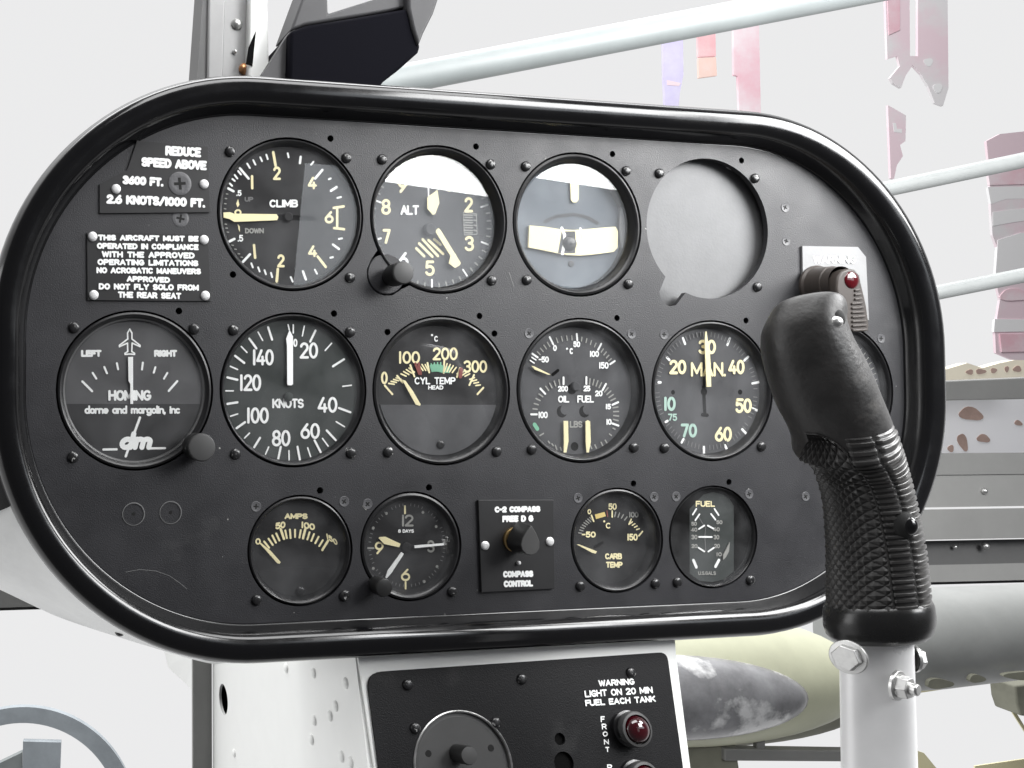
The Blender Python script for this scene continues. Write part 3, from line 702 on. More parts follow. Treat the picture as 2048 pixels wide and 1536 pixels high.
# ---- oil and fuel pressure
D = Dial('oil', 'engine_gauge', 'three-in-one oil and fuel gauge with two cream needles hanging side by side', (1020, 620, .2083), 5.4, 35.2, face='dial_grey')
t1 = [(190, 490, 228, 515), (215, 420, 265, 455), (380, 260, 415, 330), (640, 230, 645, 290), (875, 325, 845, 382), (1005, 490, 960, 520)]
D.seg(t1[1:], 19, 'white_ink')
for i in range(1, 5): D.between(t1[i], t1[i + 1], 4, 13, 'dim_ink', .6)
D.seg([(190, 485, 228, 510), (205, 455, 245, 480)], 13, 'white_ink')
for t, bb in (('-50', (275, 445, 372, 505)), ('0', (412, 335, 448, 395)), ('50', (605, 300, 672, 358)), ('100', (762, 392, 852, 452)), ('150', (850, 500, 943, 565)), ('200', (455, 728, 553, 785)), ('25', (700, 725, 772, 782)), ('20', (815, 772, 887, 830)), ('15', (915, 900, 968, 955)), ('10', (920, 1045, 973, 1103)), ('100', (268, 975, 360, 1040)), ('C', (568, 365, 603, 425))): D.text(t, bb, 14, 'white_ink')
D.disc(548, 372, 11, 'white_ink'); D.text('OIL', (458, 822, 565, 890), 15); D.text('FUEL', (642, 820, 805, 890), 15); D.text('LBS', (572, 1065, 693, 1130), 15, 'dim_ink')
l1 = [(512, 648, 512, 712), (290, 755, 335, 805), (200, 1002, 255, 1002)]; r1_ = [(730, 645, 730, 710), (918, 710, 885, 770), (1035, 885, 980, 910), (1038, 1110, 980, 1090)]
D.seg(l1 + r1_, 20, 'white_ink')
D.between(l1[0], l1[1], 4, 14, 'dim_ink', .7, D.p(520, 985)); D.between(l1[1], l1[2], 4, 14, 'dim_ink', .7, D.p(520, 985))
for i in range(3): D.between(r1_[i], r1_[i + 1], 4, 14, 'dim_ink', .8, D.p(735, 985))
D.seg([(285, 1205, 318, 1185), (365, 1260, 378, 1278), (400, 1285, 412, 1302), (432, 1300, 446, 1340), (480, 1320, 488, 1345), (985, 1135, 1005, 1145), (950, 1190, 970, 1205), (910, 1250, 925, 1275), (870, 1270, 885, 1300), (815, 1295, 828, 1325), (770, 1300, 785, 1330)], 14, 'dim_ink'); D.seg([(235, 1100, 262, 1140)], 40, 'green_ink')
D.pit(500, 975, 58); D.pit(715, 975, 58); D.disc(530, 955, 50, 'dial_grey'); D.disc(745, 955, 50, 'dial_grey'); D.pit(620, 1310, 42)
D.needle((515, 1065, 558, 1065, 562, 1260, 542, 1368, 516, 1368, 518, 1262), name='oil_needle'); D.needle((726, 1070, 748, 1058, 770, 1070, 776, 1268, 757, 1368, 736, 1368, 728, 1265), name='fuel_needle'); D.needle((206, 535, 230, 540, 388, 618, 370, 622, 240, 572), name='temperature_needle')
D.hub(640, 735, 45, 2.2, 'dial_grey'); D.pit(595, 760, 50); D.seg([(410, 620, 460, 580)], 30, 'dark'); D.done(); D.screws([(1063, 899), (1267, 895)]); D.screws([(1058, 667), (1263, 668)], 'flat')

# ---- manifold pressure
D = Dial('man', 'manifold_gauge', 'manifold pressure gauge marked in cream numbers, needle pointing up at thirty, beside the stick grip', (1280, 620, .2083), 4.6, 35.6, face='dial_grey')
for i in range(84):
    if i % 7: D.tick(i * 360 / 84 + 2, 33.6, 31.2, 9, 'faint_ink')
D.seg([(412, 270, 432, 325), (862, 270, 838, 335), (1038, 450, 1000, 485), (1078, 705, 1140, 692), (1080, 945, 1132, 968), (980, 1145, 1030, 1200), (815, 1300, 838, 1350), (612, 1315, 612, 1372), (398, 1272, 415, 1240), (245, 1075, 262, 1065), (175, 695, 195, 695), (255, 455, 280, 480)], 24, 'white_ink')
for t, bb, c_ in (('30', (557, 285, 725, 425), W_), ('20', (277, 478, 440, 618), W_), ('40', (842, 478, 998, 618), W_), ('50', (914, 848, 1072, 990), W_), ('60', (717, 1120, 880, 1265), W_), ('70', (390, 1090, 545, 1225), 'mint_ink'), ('10', (222, 832, 340, 970), 'mint_ink')): D.text(t, bb, 28, c_)
D.text('75', (267, 995, 353, 1065), 14, 'mint_ink'); D.text('MAN.', (485, 500, 828, 640), 24, W_, gap=1.0)
D.disc(318, 790, 22, 'dark'); D.disc(962, 788, 25, 'dark')
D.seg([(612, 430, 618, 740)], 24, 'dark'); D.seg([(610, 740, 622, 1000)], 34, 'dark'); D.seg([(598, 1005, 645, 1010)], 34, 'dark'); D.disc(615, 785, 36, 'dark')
D.needle((628, 205, 640, 205, 650, 290, 668, 330, 680, 560, 684, 735, 640, 738, 632, 560, 622, 330), h=2.0); D.done()
D.screws([(1328, 896), (1522, 893)]); D.screws([(1328, 669)], 'flat')

# ---- tachometer behind the grip
D = Dial('tach', 'hidden_gauge', 'grey dial mostly hidden behind the stick grip at the right end of the panel', (1480, 470, .293), 4.2, 35.6, face='dial_grey')
for i in range(60): D.tick(i * 6, 34, 31.5 if i % 5 else 29.5, 5, 'dim_ink')
D.done(); D.screws([(1762, 677)], 'flat')

# ---- ammeter
D = Dial('amps', 'ammeter', 'small round ammeter with a cream scale up to 150 and its needle on zero', (480, 960, .1758), 4.6, 24.4)
D.text('AMPS', (506, 378, 768, 445), 20, W_); D.text('50', (400, 488, 515, 565), 20, W_, dv=-22); D.text('100', (692, 468, 850, 545), 20, W_, dv=30); D.text('150', (985, 600, 1110, 668), 15, W_, dv=82, du=-12); D.text('0', (172, 660, 232, 735), 18, W_)
D.seg([(275, 700, 330, 770), (325, 668, 372, 738), (368, 632, 408, 712), (412, 608, 448, 688), (515, 575, 532, 660), (567, 565, 575, 660), (625, 565, 625, 648), (690, 570, 675, 655), (790, 595, 765, 675), (840, 615, 810, 692), (893, 645, 855, 718), (940, 685, 900, 750)], 23, W_)
D.seg([(462, 560, 498, 668), (742, 555, 715, 662), (1000, 690, 935, 795)], 29, W_)
D.needle((222, 722, 240, 716, 350, 805, 464, 935, 450, 952, 425, 947, 300, 805))
lo = [D.p(*q, 1.0) for q in ((150, 1052), (300, 1030), (450, 1005), (650, 992), (850, 995), (1050, 1012), (1230, 1030))] 
lo += [(D.cx + 24.2 * math.cos(math.radians(t)), D.cy + 24.2 * math.sin(math.radians(t))) for t in [-28 - 124 * i / 30 for i in range(31)]]
MB().use('dial_black').prism(lo[::-1], -D.d, -D.d + .35).build('lower_cover', D.root, smooth=False)
a, c = D.p(690, 1265, 1.0); place(bpy.data.objects.new('screw', screw_mesh('cover')), 'screw', D.root, (a, c, -D.d + 1.0))
D.done(); D.screws([(513, 1200), (688, 1192)]); D.screws([(688, 1003)], 'flat')

# ---- clock
D = Dial('clock', 'panel_clock', 'small black cockpit clock showing about nine thirty-six with white hands', (700, 960, .1758), 4.6, 23.6)
for i in range(60):
    if i % 5: D.tick(i * 6, 22.0, 20.9, 9, 'faint_ink')
D.seg([(625, 298, 625, 378), (632, 1160, 632, 1235)], 22, W_); D.seg([(205, 775, 268, 775)], 22, 'dim_ink')
for u, v in ((415, 380), (265, 545), (265, 1005), (845, 1155), (990, 985), (980, 530), (830, 368)): D.disc(u, v, 17, 'dim_ink')
D.text('12', (580, 392, 722, 530), 24, 'dim_ink', gap=.8); D.text('9', (280, 700, 382, 845), 24, W_); D.text('3', (875, 685, 962, 825), 24, 'dim_ink'); D.text('6', (577, 1008, 682, 1150), 24, W_); D.text('8 DAYS', (545, 560, 722, 600), 10, 'white_ink')
D.needle((325, 660, 345, 650, 405, 646, 575, 725, 560, 766, 390, 728), h=1.2, name='hour_hand'); D.needle((585, 820, 612, 838, 602, 860, 470, 1062, 420, 1118, 403, 1112, 430, 1030), 'white_ink', h=1.7, name='minute_hand'); D.needle((735, 745, 1062, 720, 1072, 742, 735, 776), 'white_ink', h=2.2, name='second_hand')
D.hub(650, 770, 60, 1.1); D.disc(660, 180, 14, 'dim_ink'); D.done(); D.screws([(690, 1190), (904, 1183)])
D.knob(769, 1176, 18, 12, 4.5, cap='knob_black')

# ---- carburettor temperature
D = Dial('carb', 'carburettor_temperature_gauge', 'small carburettor temperature gauge with a yellow block on its scale, beside the compass switch', (1120, 950, .2051), 6.4, 24.6)
for t, bb in (('50', (470, 275, 552, 340)), ('150', (652, 572, 755, 640)), ('-50', (210, 550, 345, 610))): D.text(t, bb, 15, W_)
D.text('100', (668, 358, 762, 415), 13, 'dim_ink'); D.text('0', (264, 332, 300, 382), 12, W_); D.text('C', (442, 465, 490, 522), 12, W_); D.disc(432, 452, 11, W_)
D.text('CARB', (434, 762, 604, 822), 16, W_); D.text('TEMP', (446, 845, 606, 905), 16, W_)
t3 = [(215, 575, 250, 585), (303, 393, 325, 450), (505, 350, 505, 408), (690, 432, 668, 480), (800, 550, 765, 592)]
D.seg(t3[1:], 16, W_); D.between((160, 590, 195, 606), t3[1], 8, 12, 'dim_ink', .8)
D.between(t3[2], t3[3], 4, 13, 'dim_ink', .8); D.between(t3[3], t3[4], 4, 13, W_, .7)
D.poly((340, 385, 435, 360, 448, 402, 352, 430), 'orange_ink'); D.seg([(455, 350, 462, 405)], 12, 'red_ink')
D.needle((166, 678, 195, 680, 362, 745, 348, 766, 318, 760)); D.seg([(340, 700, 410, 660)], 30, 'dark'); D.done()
D.screws([(1160, 1172), (1310, 1167)]); D.screws([(1156, 996), (1308, 994)], 'flat')

# ---- fuel quantity
D = Dial('fuel', 'fuel_quantity_gauge', 'small round fuel gauge with an upright grey strip scale, lower right of the panel', (1120, 950, .2051), 3.4, 26.6, face='dark')
st = [D.p(*q) for q in ((1265, 330), (1400, 190), (1500, 165), (1640, 210), (1695, 300), (1695, 940), (1600, 1020), (1480, 1045), (1360, 1030), (1265, 960))]
MB().use('dial_green').prism(st[::-1], -D.d, -D.d + .05).build('scale_strip', D.root, smooth=False)
D.ink.c = -D.d + .06
D.text('FUEL', (1322, 252, 1508, 310), 13, W_)
for t, bb in (('40', (1490, 508, 1553, 550)), ('30', (1492, 582, 1548, 628)), ('20', (1497, 670, 1553, 713)), ('10', (1517, 752, 1572, 793)), ('40', (1273, 512, 1338, 553)), ('30', (1278, 582, 1338, 628)), ('20', (1278, 672, 1338, 713)), ('50', (1520, 440, 1580, 480)), ('50', (1275, 455, 1330, 495))): D.text(t, bb, 11, 'dim_ink')
D.seg([(1290, 385, 1325, 330), (1315, 440, 1355, 382), (1350, 525, 1402, 492), (1350, 603, 1475, 603), (1345, 708, 1402, 745), (1440, 745, 1495, 708), (1435, 492, 1490, 522), (1472, 380, 1515, 435), (1505, 330, 1545, 390)], 17, 'white_ink'); D.seg([(1300, 832, 1328, 898), (1548, 830, 1515, 892)], 30, 'white_ink')
D.seg([(1420, 500, 1410, 600, 1420, 740)], 9, 'faint_ink'); D.seg([(1345, 400, 1400, 490)], 8, 'faint_ink'); D.text('U.S.GALS', (1345, 938, 1515, 975), 9, 'dim_ink')
D.needle((1655, 655, 1650, 740, 1620, 800, 1590, 830, 1592, 780), 'dim_ink', h=.8); D.done()
D.screws([(1354, 1164), (1500, 1160)]); D.screws([(1352, 993), (1498, 988)], 'flat')

# ================================================================== placards and switches on the panel
def crop_at(ox, oy, s, h): return lambda u, v: at(ox + u * s, oy + v * s, h)
c = crop_at(120, 260, .2409, 1.0)
pc = thing('speed_placard', 'black engraved placard with large white lettering headed reduce speed above', 'placard', (*c(780, 400), 0))
MB().use('placard_black').prism([c(330, 690), c(1243, 682), c(1226, 140), c(640, 90), c(560, 330), c(330, 450)], 0, 1.0).build('plate', pc, smooth=False)
I = Ink(PANEL, 1.0)
for t, TL, TR, BL in (('REDUCE', (874, 130), (1172, 148), (872, 212)), ('SPEED ABOVE', (674, 225), (1218, 258), (672, 305)), ('3600 FT.', (517, 377), (862, 398), (515, 452)), ('2.6 KNOTS/1000 FT.', (385, 533), (1208, 570), (383, 612))):
    I.text(t, c(*TL), c(*TR), c(*BL), 1.4, 'white_ink', gap=1.5)
I.build('lettering', pc)
for u, v in ((465, 490), (1195, 450)): screw(pc, 120 + u * .2409, 260 + v * .2409, 'white', c=1.0)
screw(panel, 120 + 995 * .2409, 260 + 445 * .2409, 'big', c=1.1); 
a, q = at(120 + 1000 * .2409, 260 + 735 * .2409); o = screw(panel, 120 + 1000 * .2409, 260 + 735 * .2409, 'big'); o.scale = (.72, .72, .72)
pc = thing('limitations_placard', 'black placard with eight lines of operating limitations and white screws in its corners', 'placard', (*c(730, 1140), 0))
MB().use('placard_black').prism([c(230, 1412), c(1252, 1420), c(1226, 868), c(225, 850)], 0, 1.0).build('plate', pc, smooth=False)
I = Ink(PANEL, 1.0)
for t, u0, v0, u1, v1 in (('THIS AIRCRAFT MUST BE', 315, 868, 1150, 918), ('OPERATED IN COMPLIANCE', 305, 937, 1150, 988), ('WITH THE APPROVED', 345, 1005, 1117, 1058), ('OPERATING LIMITATIONS', 310, 1070, 1148, 1122), ('NO ACROBATIC MANEUVERS', 302, 1138, 1168, 1190), ('APPROVED', 553, 1210, 912, 1260), ('DO NOT FLY SOLO FROM', 320, 1272, 1152, 1325), ('THE REAR SEAT', 480, 1340, 1006, 1394)):
    I.text(t, c(u0, v0), c(u1, v0 + 12), c(u0, v1), .95, 'white_ink', gap=1.6)
I.build('lettering', pc)
for u, v in ((270, 885), (1195, 912), (280, 1370), (1205, 1375)): screw(pc, 120 + u * .2409, 260 + v * .2409, 'white', c=1.0)

c = crop_at(930, 960, .1627, 1.6)
cs = thing('compass_switch', 'square black compass control plate with a pointed rotary knob', 'switch', (*c(630, 800), 0))
MB().use('placard_black').prism([c(205, 1382), c(1105, 1335), c(1090, 245), c(165, 248)], 0, 1.6).build('plate', cs, smooth=False, bevel=.2)
I = Ink(PANEL, 1.6)
for k_, (t, bb) in enumerate((('C-2 COMPASS', (362, 325, 920, 402)), ('FREE D G', (452, 438, 838, 520)), ('COMPASS', (465, 1118, 835, 1200)), ('CONTROL', (470, 1235, 835, 1318)))):
    if k_ == 2: I.build('lettering', cs); I = Ink(PANEL, 1.6)
    u0, v0, u1, v1 = bb; I.text(t, c(u0, v0), c(u1, v0 - 8), c(u0, v1), 1.15, 'white_ink', gap=1.6)
I.build('lettering', cs)
for u, v in ((245, 805), (1040, 755)): screw(cs, 930 + u * .1627, 960 + v * .1627, 'white', c=1.6)
hk = 16.0
kp = [at(930 + u * .1627, 960 + v * .1627, hk) for u, v in ((820, 560), (880, 660), (918, 760), (915, 840), (880, 895), (820, 925), (755, 912), (705, 860), (690, 790), (715, 710), (765, 630))]
kc = (sum(p[0] for p in kp) / len(kp), sum(p[1] for p in kp) / len(kp))
kbig = [(kc[0] + (p[0] - kc[0]) * 1.12, kc[1] + (p[1] - kc[1]) * 1.12) for p in kp]
MB().use('knob_black').prism(kbig[::-1], 4.0, hk - .6, top=kp[::-1]).use('knob_grey').prism(kp[::-1], hk - .6, hk).build('knob', cs, bevel=.35)
MB().use('brass').lathe(kc[0], kc[1], [(0.5, 1.7), (6.6, 1.7), (6.6, 3.0), (6.0, 3.4), (3, 3.4), (3, 5)], 6 * 6).build('washer', cs)
a, q = c(650, 1015); MB().use('screw_white').lathe(a, q, [(1.0, 1.6), (1.0, 3.0), (.6, 3.4), (.01, 3.5)], 16).build('stop_pin', cs)

# warning light with ribbed test lever
wl_ = thing('warning_light', 'red light with a ribbed brown lever on a pale plate above the stick grip', 'light', (*at(1668, 560), 0))
pts = [at(*q, 1.2) for q in ((1607, 640), (1738, 640), (1732, 514), (1716, 494), (1605, 492))]
MB().use('plate_silver').prism(pts, 0, 1.2).build('plate', wl_, smooth=False)
c = crop_at(1480, 470, .293, 1.25); I = Ink(PANEL, 1.2); I.text('WARNING', c(500, 140), c(788, 140), c(500, 196), .9, 'white_ink', gap=1.3); I.build('lettering', wl_)
screw(wl_, 1620, 573, 'white', c=1.2)
HB = 21.0
bx, by = at(1694, 564, HB - 1)
MB().use('brown_plastic').lathe(bx, by, [(12.0, 1.2), (12.0, 2.5), (11.0, 3.5), (10.2, HB - 10), (10.2, HB - 9), (9.6, HB - 8.6), (9.3, HB - 4)], 48).build('barrel', wl_)
c = crop_at(1560, 480, .14323, HB)
prof = [(790, 650), (810, 520), (870, 430), (960, 395), (1050, 410), (1120, 490), (1140, 600), (1180, 760), (1215, 920), (1240, 1100), (1250, 1200), (1230, 1275), (1020, 1275), (900, 1240), (840, 1100), (805, 850)]
lv = MB().use('brown_plastic').prism([c(*q) for q in prof][::-1], HB - 7, HB).build('lever', wl_, bevel=1.2)
b = MB().use('brown_plastic')
for i in range(10):
    v = 690 + i * 62; u0 = 985 + i * 2 if i > 2 else 1035; u1 = 1112 + i * 11
    p0, p1, p2, p3 = c(u0, v), c(u1 + 2, v - 10), c(u1 + 2, v + 22), c(u0, v + 32)
    b.prism([p3, p2, p1, p0], HB - 5.5, HB + .75)
b.build('ribs', lv, bevel=.35)
a, q = c(1000, 560); MB().use('red_lens').ball((a, q, HB - .3), 5.0, half=True, sz=.34).build('lens', wl_)

# ================================================================== control stick
st = thing('control_stick', 'black rubber stick grip with chequered side on a bright bolted metal tube', 'control stick', tuple(PANEL.hit(1755, 1530, 140)))
SP = Plane((0, 0, 140), (0, 0, 1))
SEC = []
for aa in (88, 80, 66, 48, 25):          # rounded head of the grip
    sc, up_ = math.cos(math.radians(aa)) ** .24, math.sin(math.radians(aa)) ** 1.7
    cx_, cy_ = 1602 + 20 * up_, 668 - 62 * up_; SEC.append(((cx_ - 88 * sc, cy_ + 15 * sc), (cx_ + 88 * sc, cy_ - 15 * sc)))
SEC += [((1519, 700), (1706, 676)), ((1526, 735), (1728, 718)), ((1536, 770), (1746, 756)), ((1550, 805), (1762, 796)), ((1568, 838), (1777, 832)), ((1579, 868), (1789, 864)), ((1583, 892), (1797, 888)), ((1614, 910), (1804, 908)), ((1630, 940), (1812, 938)), ((1641, 975), (1821, 973)), ((1647, 1010), (1829, 1008)), ((1650, 1050), (1837, 1048)), ((1652, 1100), (1846, 1098)), ((1652, 1150), (1851, 1148)), ((1652, 1200), (1856, 1198)), ((1652, 1228), (1858, 1226))]
def dep(px, py): return (SP.hit(px, py) - EYE).dot(FWD)
FR = []
for L, R_ in SEC:
    z = dep((L[0] + R_[0]) / 2, (L[1] + R_[1]) / 2)
    pl, pr = deep(*L, z), deep(*R_, z); FR.append(((pl + pr) / 2, (pr - pl) / 2))
def frame(t):                       # t in 0..len-1, smooth (catmull) interpolation
    i = min(int(t), len(FR) - 2); f = t - i
    g = lambda k: FR[max(0, min(len(FR) - 1, k))]
    def cr(a, b_, c_, d_): return 0.5 * ((2 * b_) + (c_ - a) * f + (2 * a - 5 * b_ + 4 * c_ - d_) * f * f + (3 * b_ - a - 3 * c_ + d_) * f ** 3)
    C = cr(g(i - 1)[0], g(i)[0], g(i + 1)[0], g(i + 2)[0]); A = cr(g(i - 1)[1], g(i)[1], g(i + 1)[1], g(i + 2)[1])
    return C, A
def surf(t, ph, off=0.0):
    C, A = frame(t); ra = A.length; ax = A.normalized(); C2, _ = frame(min(t + 1.4, len(FR) - 1.001)); C1, _ = frame(max(t - 1.4, 0))
    dn = (C2 - C1).normalized()
    v = (C - EYE).normalized(); ax = A - v * A.dot(v); ra = ax.length; ax.normalize()
    bz = ax.cross(dn).normalized()
    if bz.dot(v) > 0: bz = -bz
    k = min(1, ra / 17.0); rb = ra * 1.12
    ct, sn = math.cos(ph), math.sin(ph); e = 2 / 2.5
    sg = lambda v: math.copysign(abs(v) ** e, v)
    return C + ax * (sg(ct) * (ra + off)) + bz * (sg(sn) * (rb + off))
b = MB().use('grip_rubber'); NT, NP = 100, 64; TM = len(FR) - 1.001
vs = [surf(TM * i / NT, 2 * math.pi * j / NP) for i in range(NT + 1) for j in range(NP)]
fs = [[i * NP + j, (i + 1) * NP + j, (i + 1) * NP + (j + 1) % NP, i * NP + (j + 1) % NP] for i in range(NT) for j in range(NP)]
C0, _ = frame(0); fs.append(list(range(NP))[::-1])
b.add(vs, fs); grip = b.build('grip', st, auto=70)
def patch(name, t0, t1, p0, p1, nu, nv, fn, m, parent):
    """raised strip of the grip surface; fn(u, v) gives its height in mm"""
    bb = MB().use(m); vs = []
    TT = [t0 + (t1 - t0) * q / 200 for q in range(201)]; LL = [0.0]
    for q in range(200): LL.append(LL[-1] + (frame(TT[q + 1])[0] - frame(TT[q])[0]).length)
    def t_at(u):
        d = u * LL[-1]; q = min(199, max(0, next((k_ - 1 for k_ in range(1, 201) if LL[k_] >= d), 199)))
        return TT[q] + (TT[q + 1] - TT[q]) * (d - LL[q]) / max(1e-9, LL[q + 1] - LL[q])
    for i in range(nu + 1):
        for j in range(nv + 1):
            u, v = i / nu, j / nv; t = t_at(u) if j == 0 else t
            a_, b_ = p0(u), p1(u)
            vs.append(surf(t, math.radians(a_ + (b_ - a_) * v), fn(u, v)))
    fs = [[i * (nv + 1) + j, (i + 1) * (nv + 1) + j, (i + 1) * (nv + 1) + j + 1, i * (nv + 1) + j + 1] for i in range(nu) for j in range(nv)]
    bb.add(vs, fs); return bb.build(name, parent, auto=60)
def arch(u, w=.17): return math.sqrt(max(0, 1 - max(0, 1 - u / w) ** 2))
def chk(u, v):
    fx, fy = (u * 21 + v * 7) % 1, (u * 21 - v * 7) % 1
    k = max(0, 1 - 2 * max(abs(fx - .5), abs(fy - .5)))
    e_ = min(u, 1 - u) * 93; f_ = min(v, 1 - v) * 30 * arch(u)
    m = min(e_, f_)
    if m < .9: return -0.3 + .9 * min(1, m / .35)
    return 0.05 + 1.0 * k ** .75
patch('chequered_pad', 9.0, 19.8, lambda u: 112 - (26 - 0 * u) * arch(u) - 10 * u, lambda u: 122 + 54 * min(1, max(0, u - .05) / .27) ** .8, 560, 180, chk, 'grip_rubber', grip)
def rib(n):
    return lambda u, v: -0.3 + min(1, 40 * min(u, 1 - u)) * (0.45 + 0.75 * min(1, max(0, 2.2 * math.sin(2 * math.pi * u * n) + .6))) * min(1, 10 * min(v, 1 - v) + .3)
patch('ribbed_strip', 9.3, 19.75, lambda u: 59 - 12 * u, lambda u: 88 - 11 * u, 420, 16, rib(31), 'grip_rubber', grip)
patch('back_strap', 9.3, 19.85, lambda u: 3, lambda u: 56 - 13 * u, 420, 16, rib(32), 'strap_lit_rubber', grip)
# base collar
b = MB().use('grip_gloss'); vs = []; CO = [(18.2, -.5), (18.35, .6), (18.6, 1.4), (18.98, 1.9)]
rows = [surf(t, 0, 0) for t, _ in CO]
n = 48
C_, A_ = frame(TM)
dn = (frame(TM)[0] - frame(TM - 1)[0]).normalized()
for k_, (dz, off) in enumerate(((-6, -1.0), (-5.0, .6), (-3.0, 1.4), (0.5, 1.7), (4, 1.6), (7.0, .9), (9.2, -.8), (10.0, -3.5), (10.2, -14))):
    for j in range(n):
        p_ = surf(TM, 2 * math.pi * j / n, off); vs.append(p_ + dn * dz)
m_ = 9
b.add(vs, [[i * n + j, (i + 1) * n + j, (i + 1) * n + (j + 1) % n, i * n + (j + 1) % n] for i in range(m_ - 1) for j in range(n)])
b.build('base_collar', st, auto=60)
# trigger stub, set screw and button
z = dep(1660, 640) - 15; b = MB().use('screw_slot').ball(deep(1661, 641, z + 1), 4.6, RIGHT, UP * 1.2, -FWD, seg=20).use('steel_bolt').ball(deep(1669, 645, z - 2.2), 2.7, RIGHT, UP, -FWD, seg=18); b.build('set_screw', st)
b = MB().use('screw_slot').ball(surf(15.75, math.radians(52), -1.6), 4.8, RIGHT, UP * 1.25, -FWD, seg=24).use('gloss_black').ball(surf(15.75, math.radians(50), .4), 3.4, RIGHT, UP * 1.2, -FWD); b.build('button', st)
# tube
zt = dep(1755, 1400); TL_, TR_ = deep(1676, 1255, zt), deep(1826, 1255, zt); BLp, BRp = deep(1682, 1640, zt - 4), deep(1838, 1640, zt - 4)
b = MB().use('alu'); n = 56; vs = []
for P0, P1 in ((TL_, TR_), (BLp, BRp)):
    C_ = (P0 + P1) / 2; A_ = (P1 - P0) / 2; v = (C_ - EYE).normalized(); A_ = A_ - v * A_.dot(v); ra = A_.length; ax = A_.normalized(); bz = -v
    for j in range(n):
        t = 2 * math.pi * j / n; e = 2 / 3.2; sg = lambda v: math.copysign(abs(v) ** e, v)
        vs.append(C_ + ax * sg(math.cos(t)) * ra + bz * sg(math.sin(t)) * ra * .9)
b.add(vs, [[j, n + j, n + (j + 1) % n, (j + 1) % n] for j in range(n)]); tubeo = b.build('tube', st, auto=50)
def hexbolt(p, n, r, hh, name, thread=True):
    n = Vector(n).normalized(); x = n.cross(Vector((0, 1, 0.2))).normalized(); pl = Plane(p, n, x)
    b = MB().use('steel_bolt').lathe(0, 0, [(r * 1.25, -.5), (r * 1.25, .7), (r * .9, .8)], 32, pl)
    b.prism([(r * math.cos(math.pi / 3 * i), r * math.sin(math.pi / 3 * i)) for i in range(6)], .7, hh, pl, top=[(r * .93 * math.cos(math.pi / 3 * i), r * .93 * math.sin(math.pi / 3 * i)) for i in range(6)])
    if thread: b.lathe(0, 0, [(r * .5, hh - .2), (r * .5, hh + 2.2), (r * .42, hh + 2.6), (.01, hh + 2.6)], 20, pl)
    return b.build(name, st, bevel=.25)
hexbolt(deep(1795, 1371, zt - 15), RIGHT * .45 - FWD * .9, 4.6, 4.2, 'nut')
hexbolt(deep(1697, 1314, zt - 10), -RIGHT * .85 - FWD * .5, 5.2, 3.2, 'bolt', False)
hexbolt(deep(1826, 1316, zt - 4), RIGHT * .95 - FWD * .2, 4.4, 3.0, 'bolt', False)

# ================================================================== lower console
ta = math.radians(15)
CP = Plane((122, -145, 2), (0, math.sin(ta), math.cos(ta)))
co = thing('lower_console', 'white metal console under the panel with a black face of knobs, holes and red lamps', 'console', (220, -330, 0))
def ca(px, py, c=0): return CP.ab(px, py, c)
fl = [ca(714, 1300), ca(1349, 1268), ca(1352, 1310), ca(1404, 1720), ca(776, 1720)]
b = MB().use('white_paint').prism(fl[::-1], -3, 0, CP); b.build('front_frame', co, smooth=False)
ADJ = 1.5
def rounded(px, r, steps=6):
    pts = []
    n = len(px)
    for i in range(n):
        p0, p1, p2 = Vector(px[i - 1]), Vector(px[i]), Vector(px[(i + 1) % n]); rr = r[i]
        if rr == 0: pts.append(tuple(p1)); continue
        a_, b_ = p1 + (p0 - p1).normalized() * rr, p1 + (p2 - p1).normalized() * rr
        for k_ in range(steps + 1):
            t = k_ / steps; pts.append(tuple(a_ * (1 - t) ** 2 + p1 * 2 * t * (1 - t) + b_ * t * t))
    return pts
face = [ca(733, 1345, ADJ), ca(1334, 1304, ADJ), ca(1392, 1720, ADJ), ca(782, 1720, ADJ)]
kc_ = ca(927, 1534, ADJ)
plate_with_holes('face_plate', rounded(face, [9, 5, 0, 0]), [circ(*kc_, 27.6, 72), circ(*ca(1120, 1478, ADJ), 3.1, 24), circ(*ca(1128, 1526, ADJ), 5.6, 32)], ADJ, 1.5, 'console_paint', co, CP)
MB().use('dark').prism([ca(1095, 1455), ca(1150, 1455), ca(1160, 1600), ca(1095, 1600)][::-1], -2, -.02 + .03, CP).build('hole_backing', co, smooth=False)
b = MB().use('steel_bolt').lathe(*kc_, [(27.4, -2), (27.4, 1.9), (26.9, 2.3), (26.3, 1.9), (26.2, -2)], 80, CP); b.build('dial_ring', co)
b = MB().use('knob_grey').lathe(*kc_, [(26.2, .2), (24, .5), (.01, .5)], 64, CP)
dd = b.build('dial_disc', co, smooth=False)
for px, py in ((857, 1507), (982, 1496)): a, q = ca(px, py, .6); MB().use('screw_slot').lathe(a, q, [(1.7, .4), (1.7, .62), (.01, .62)], 16, CP).build('disc_hole', co)
a, q = ca(939, 1511, 12); MB().use('knob_black').lathe(a, q, [(4.6, .5), (4.6, 11), (4.2, 12)], 28, CP).use('knob_grey').lathe(a, q, [(4.2, 12), (2, 12.3), (.01, 12.3)], 28, CP).build('dial_knob', co)
for px, py in ((815, 1369), (1043, 1358), (830, 1456), (991, 1445), (1261, 1345)): screw(co, px, py, 'dome', pl=CP, c=ADJ)
I = Ink(CP, ADJ); cb = lambda u, v: ca(1040 + u * .18555, 1280 + v * .18555, ADJ + .1)
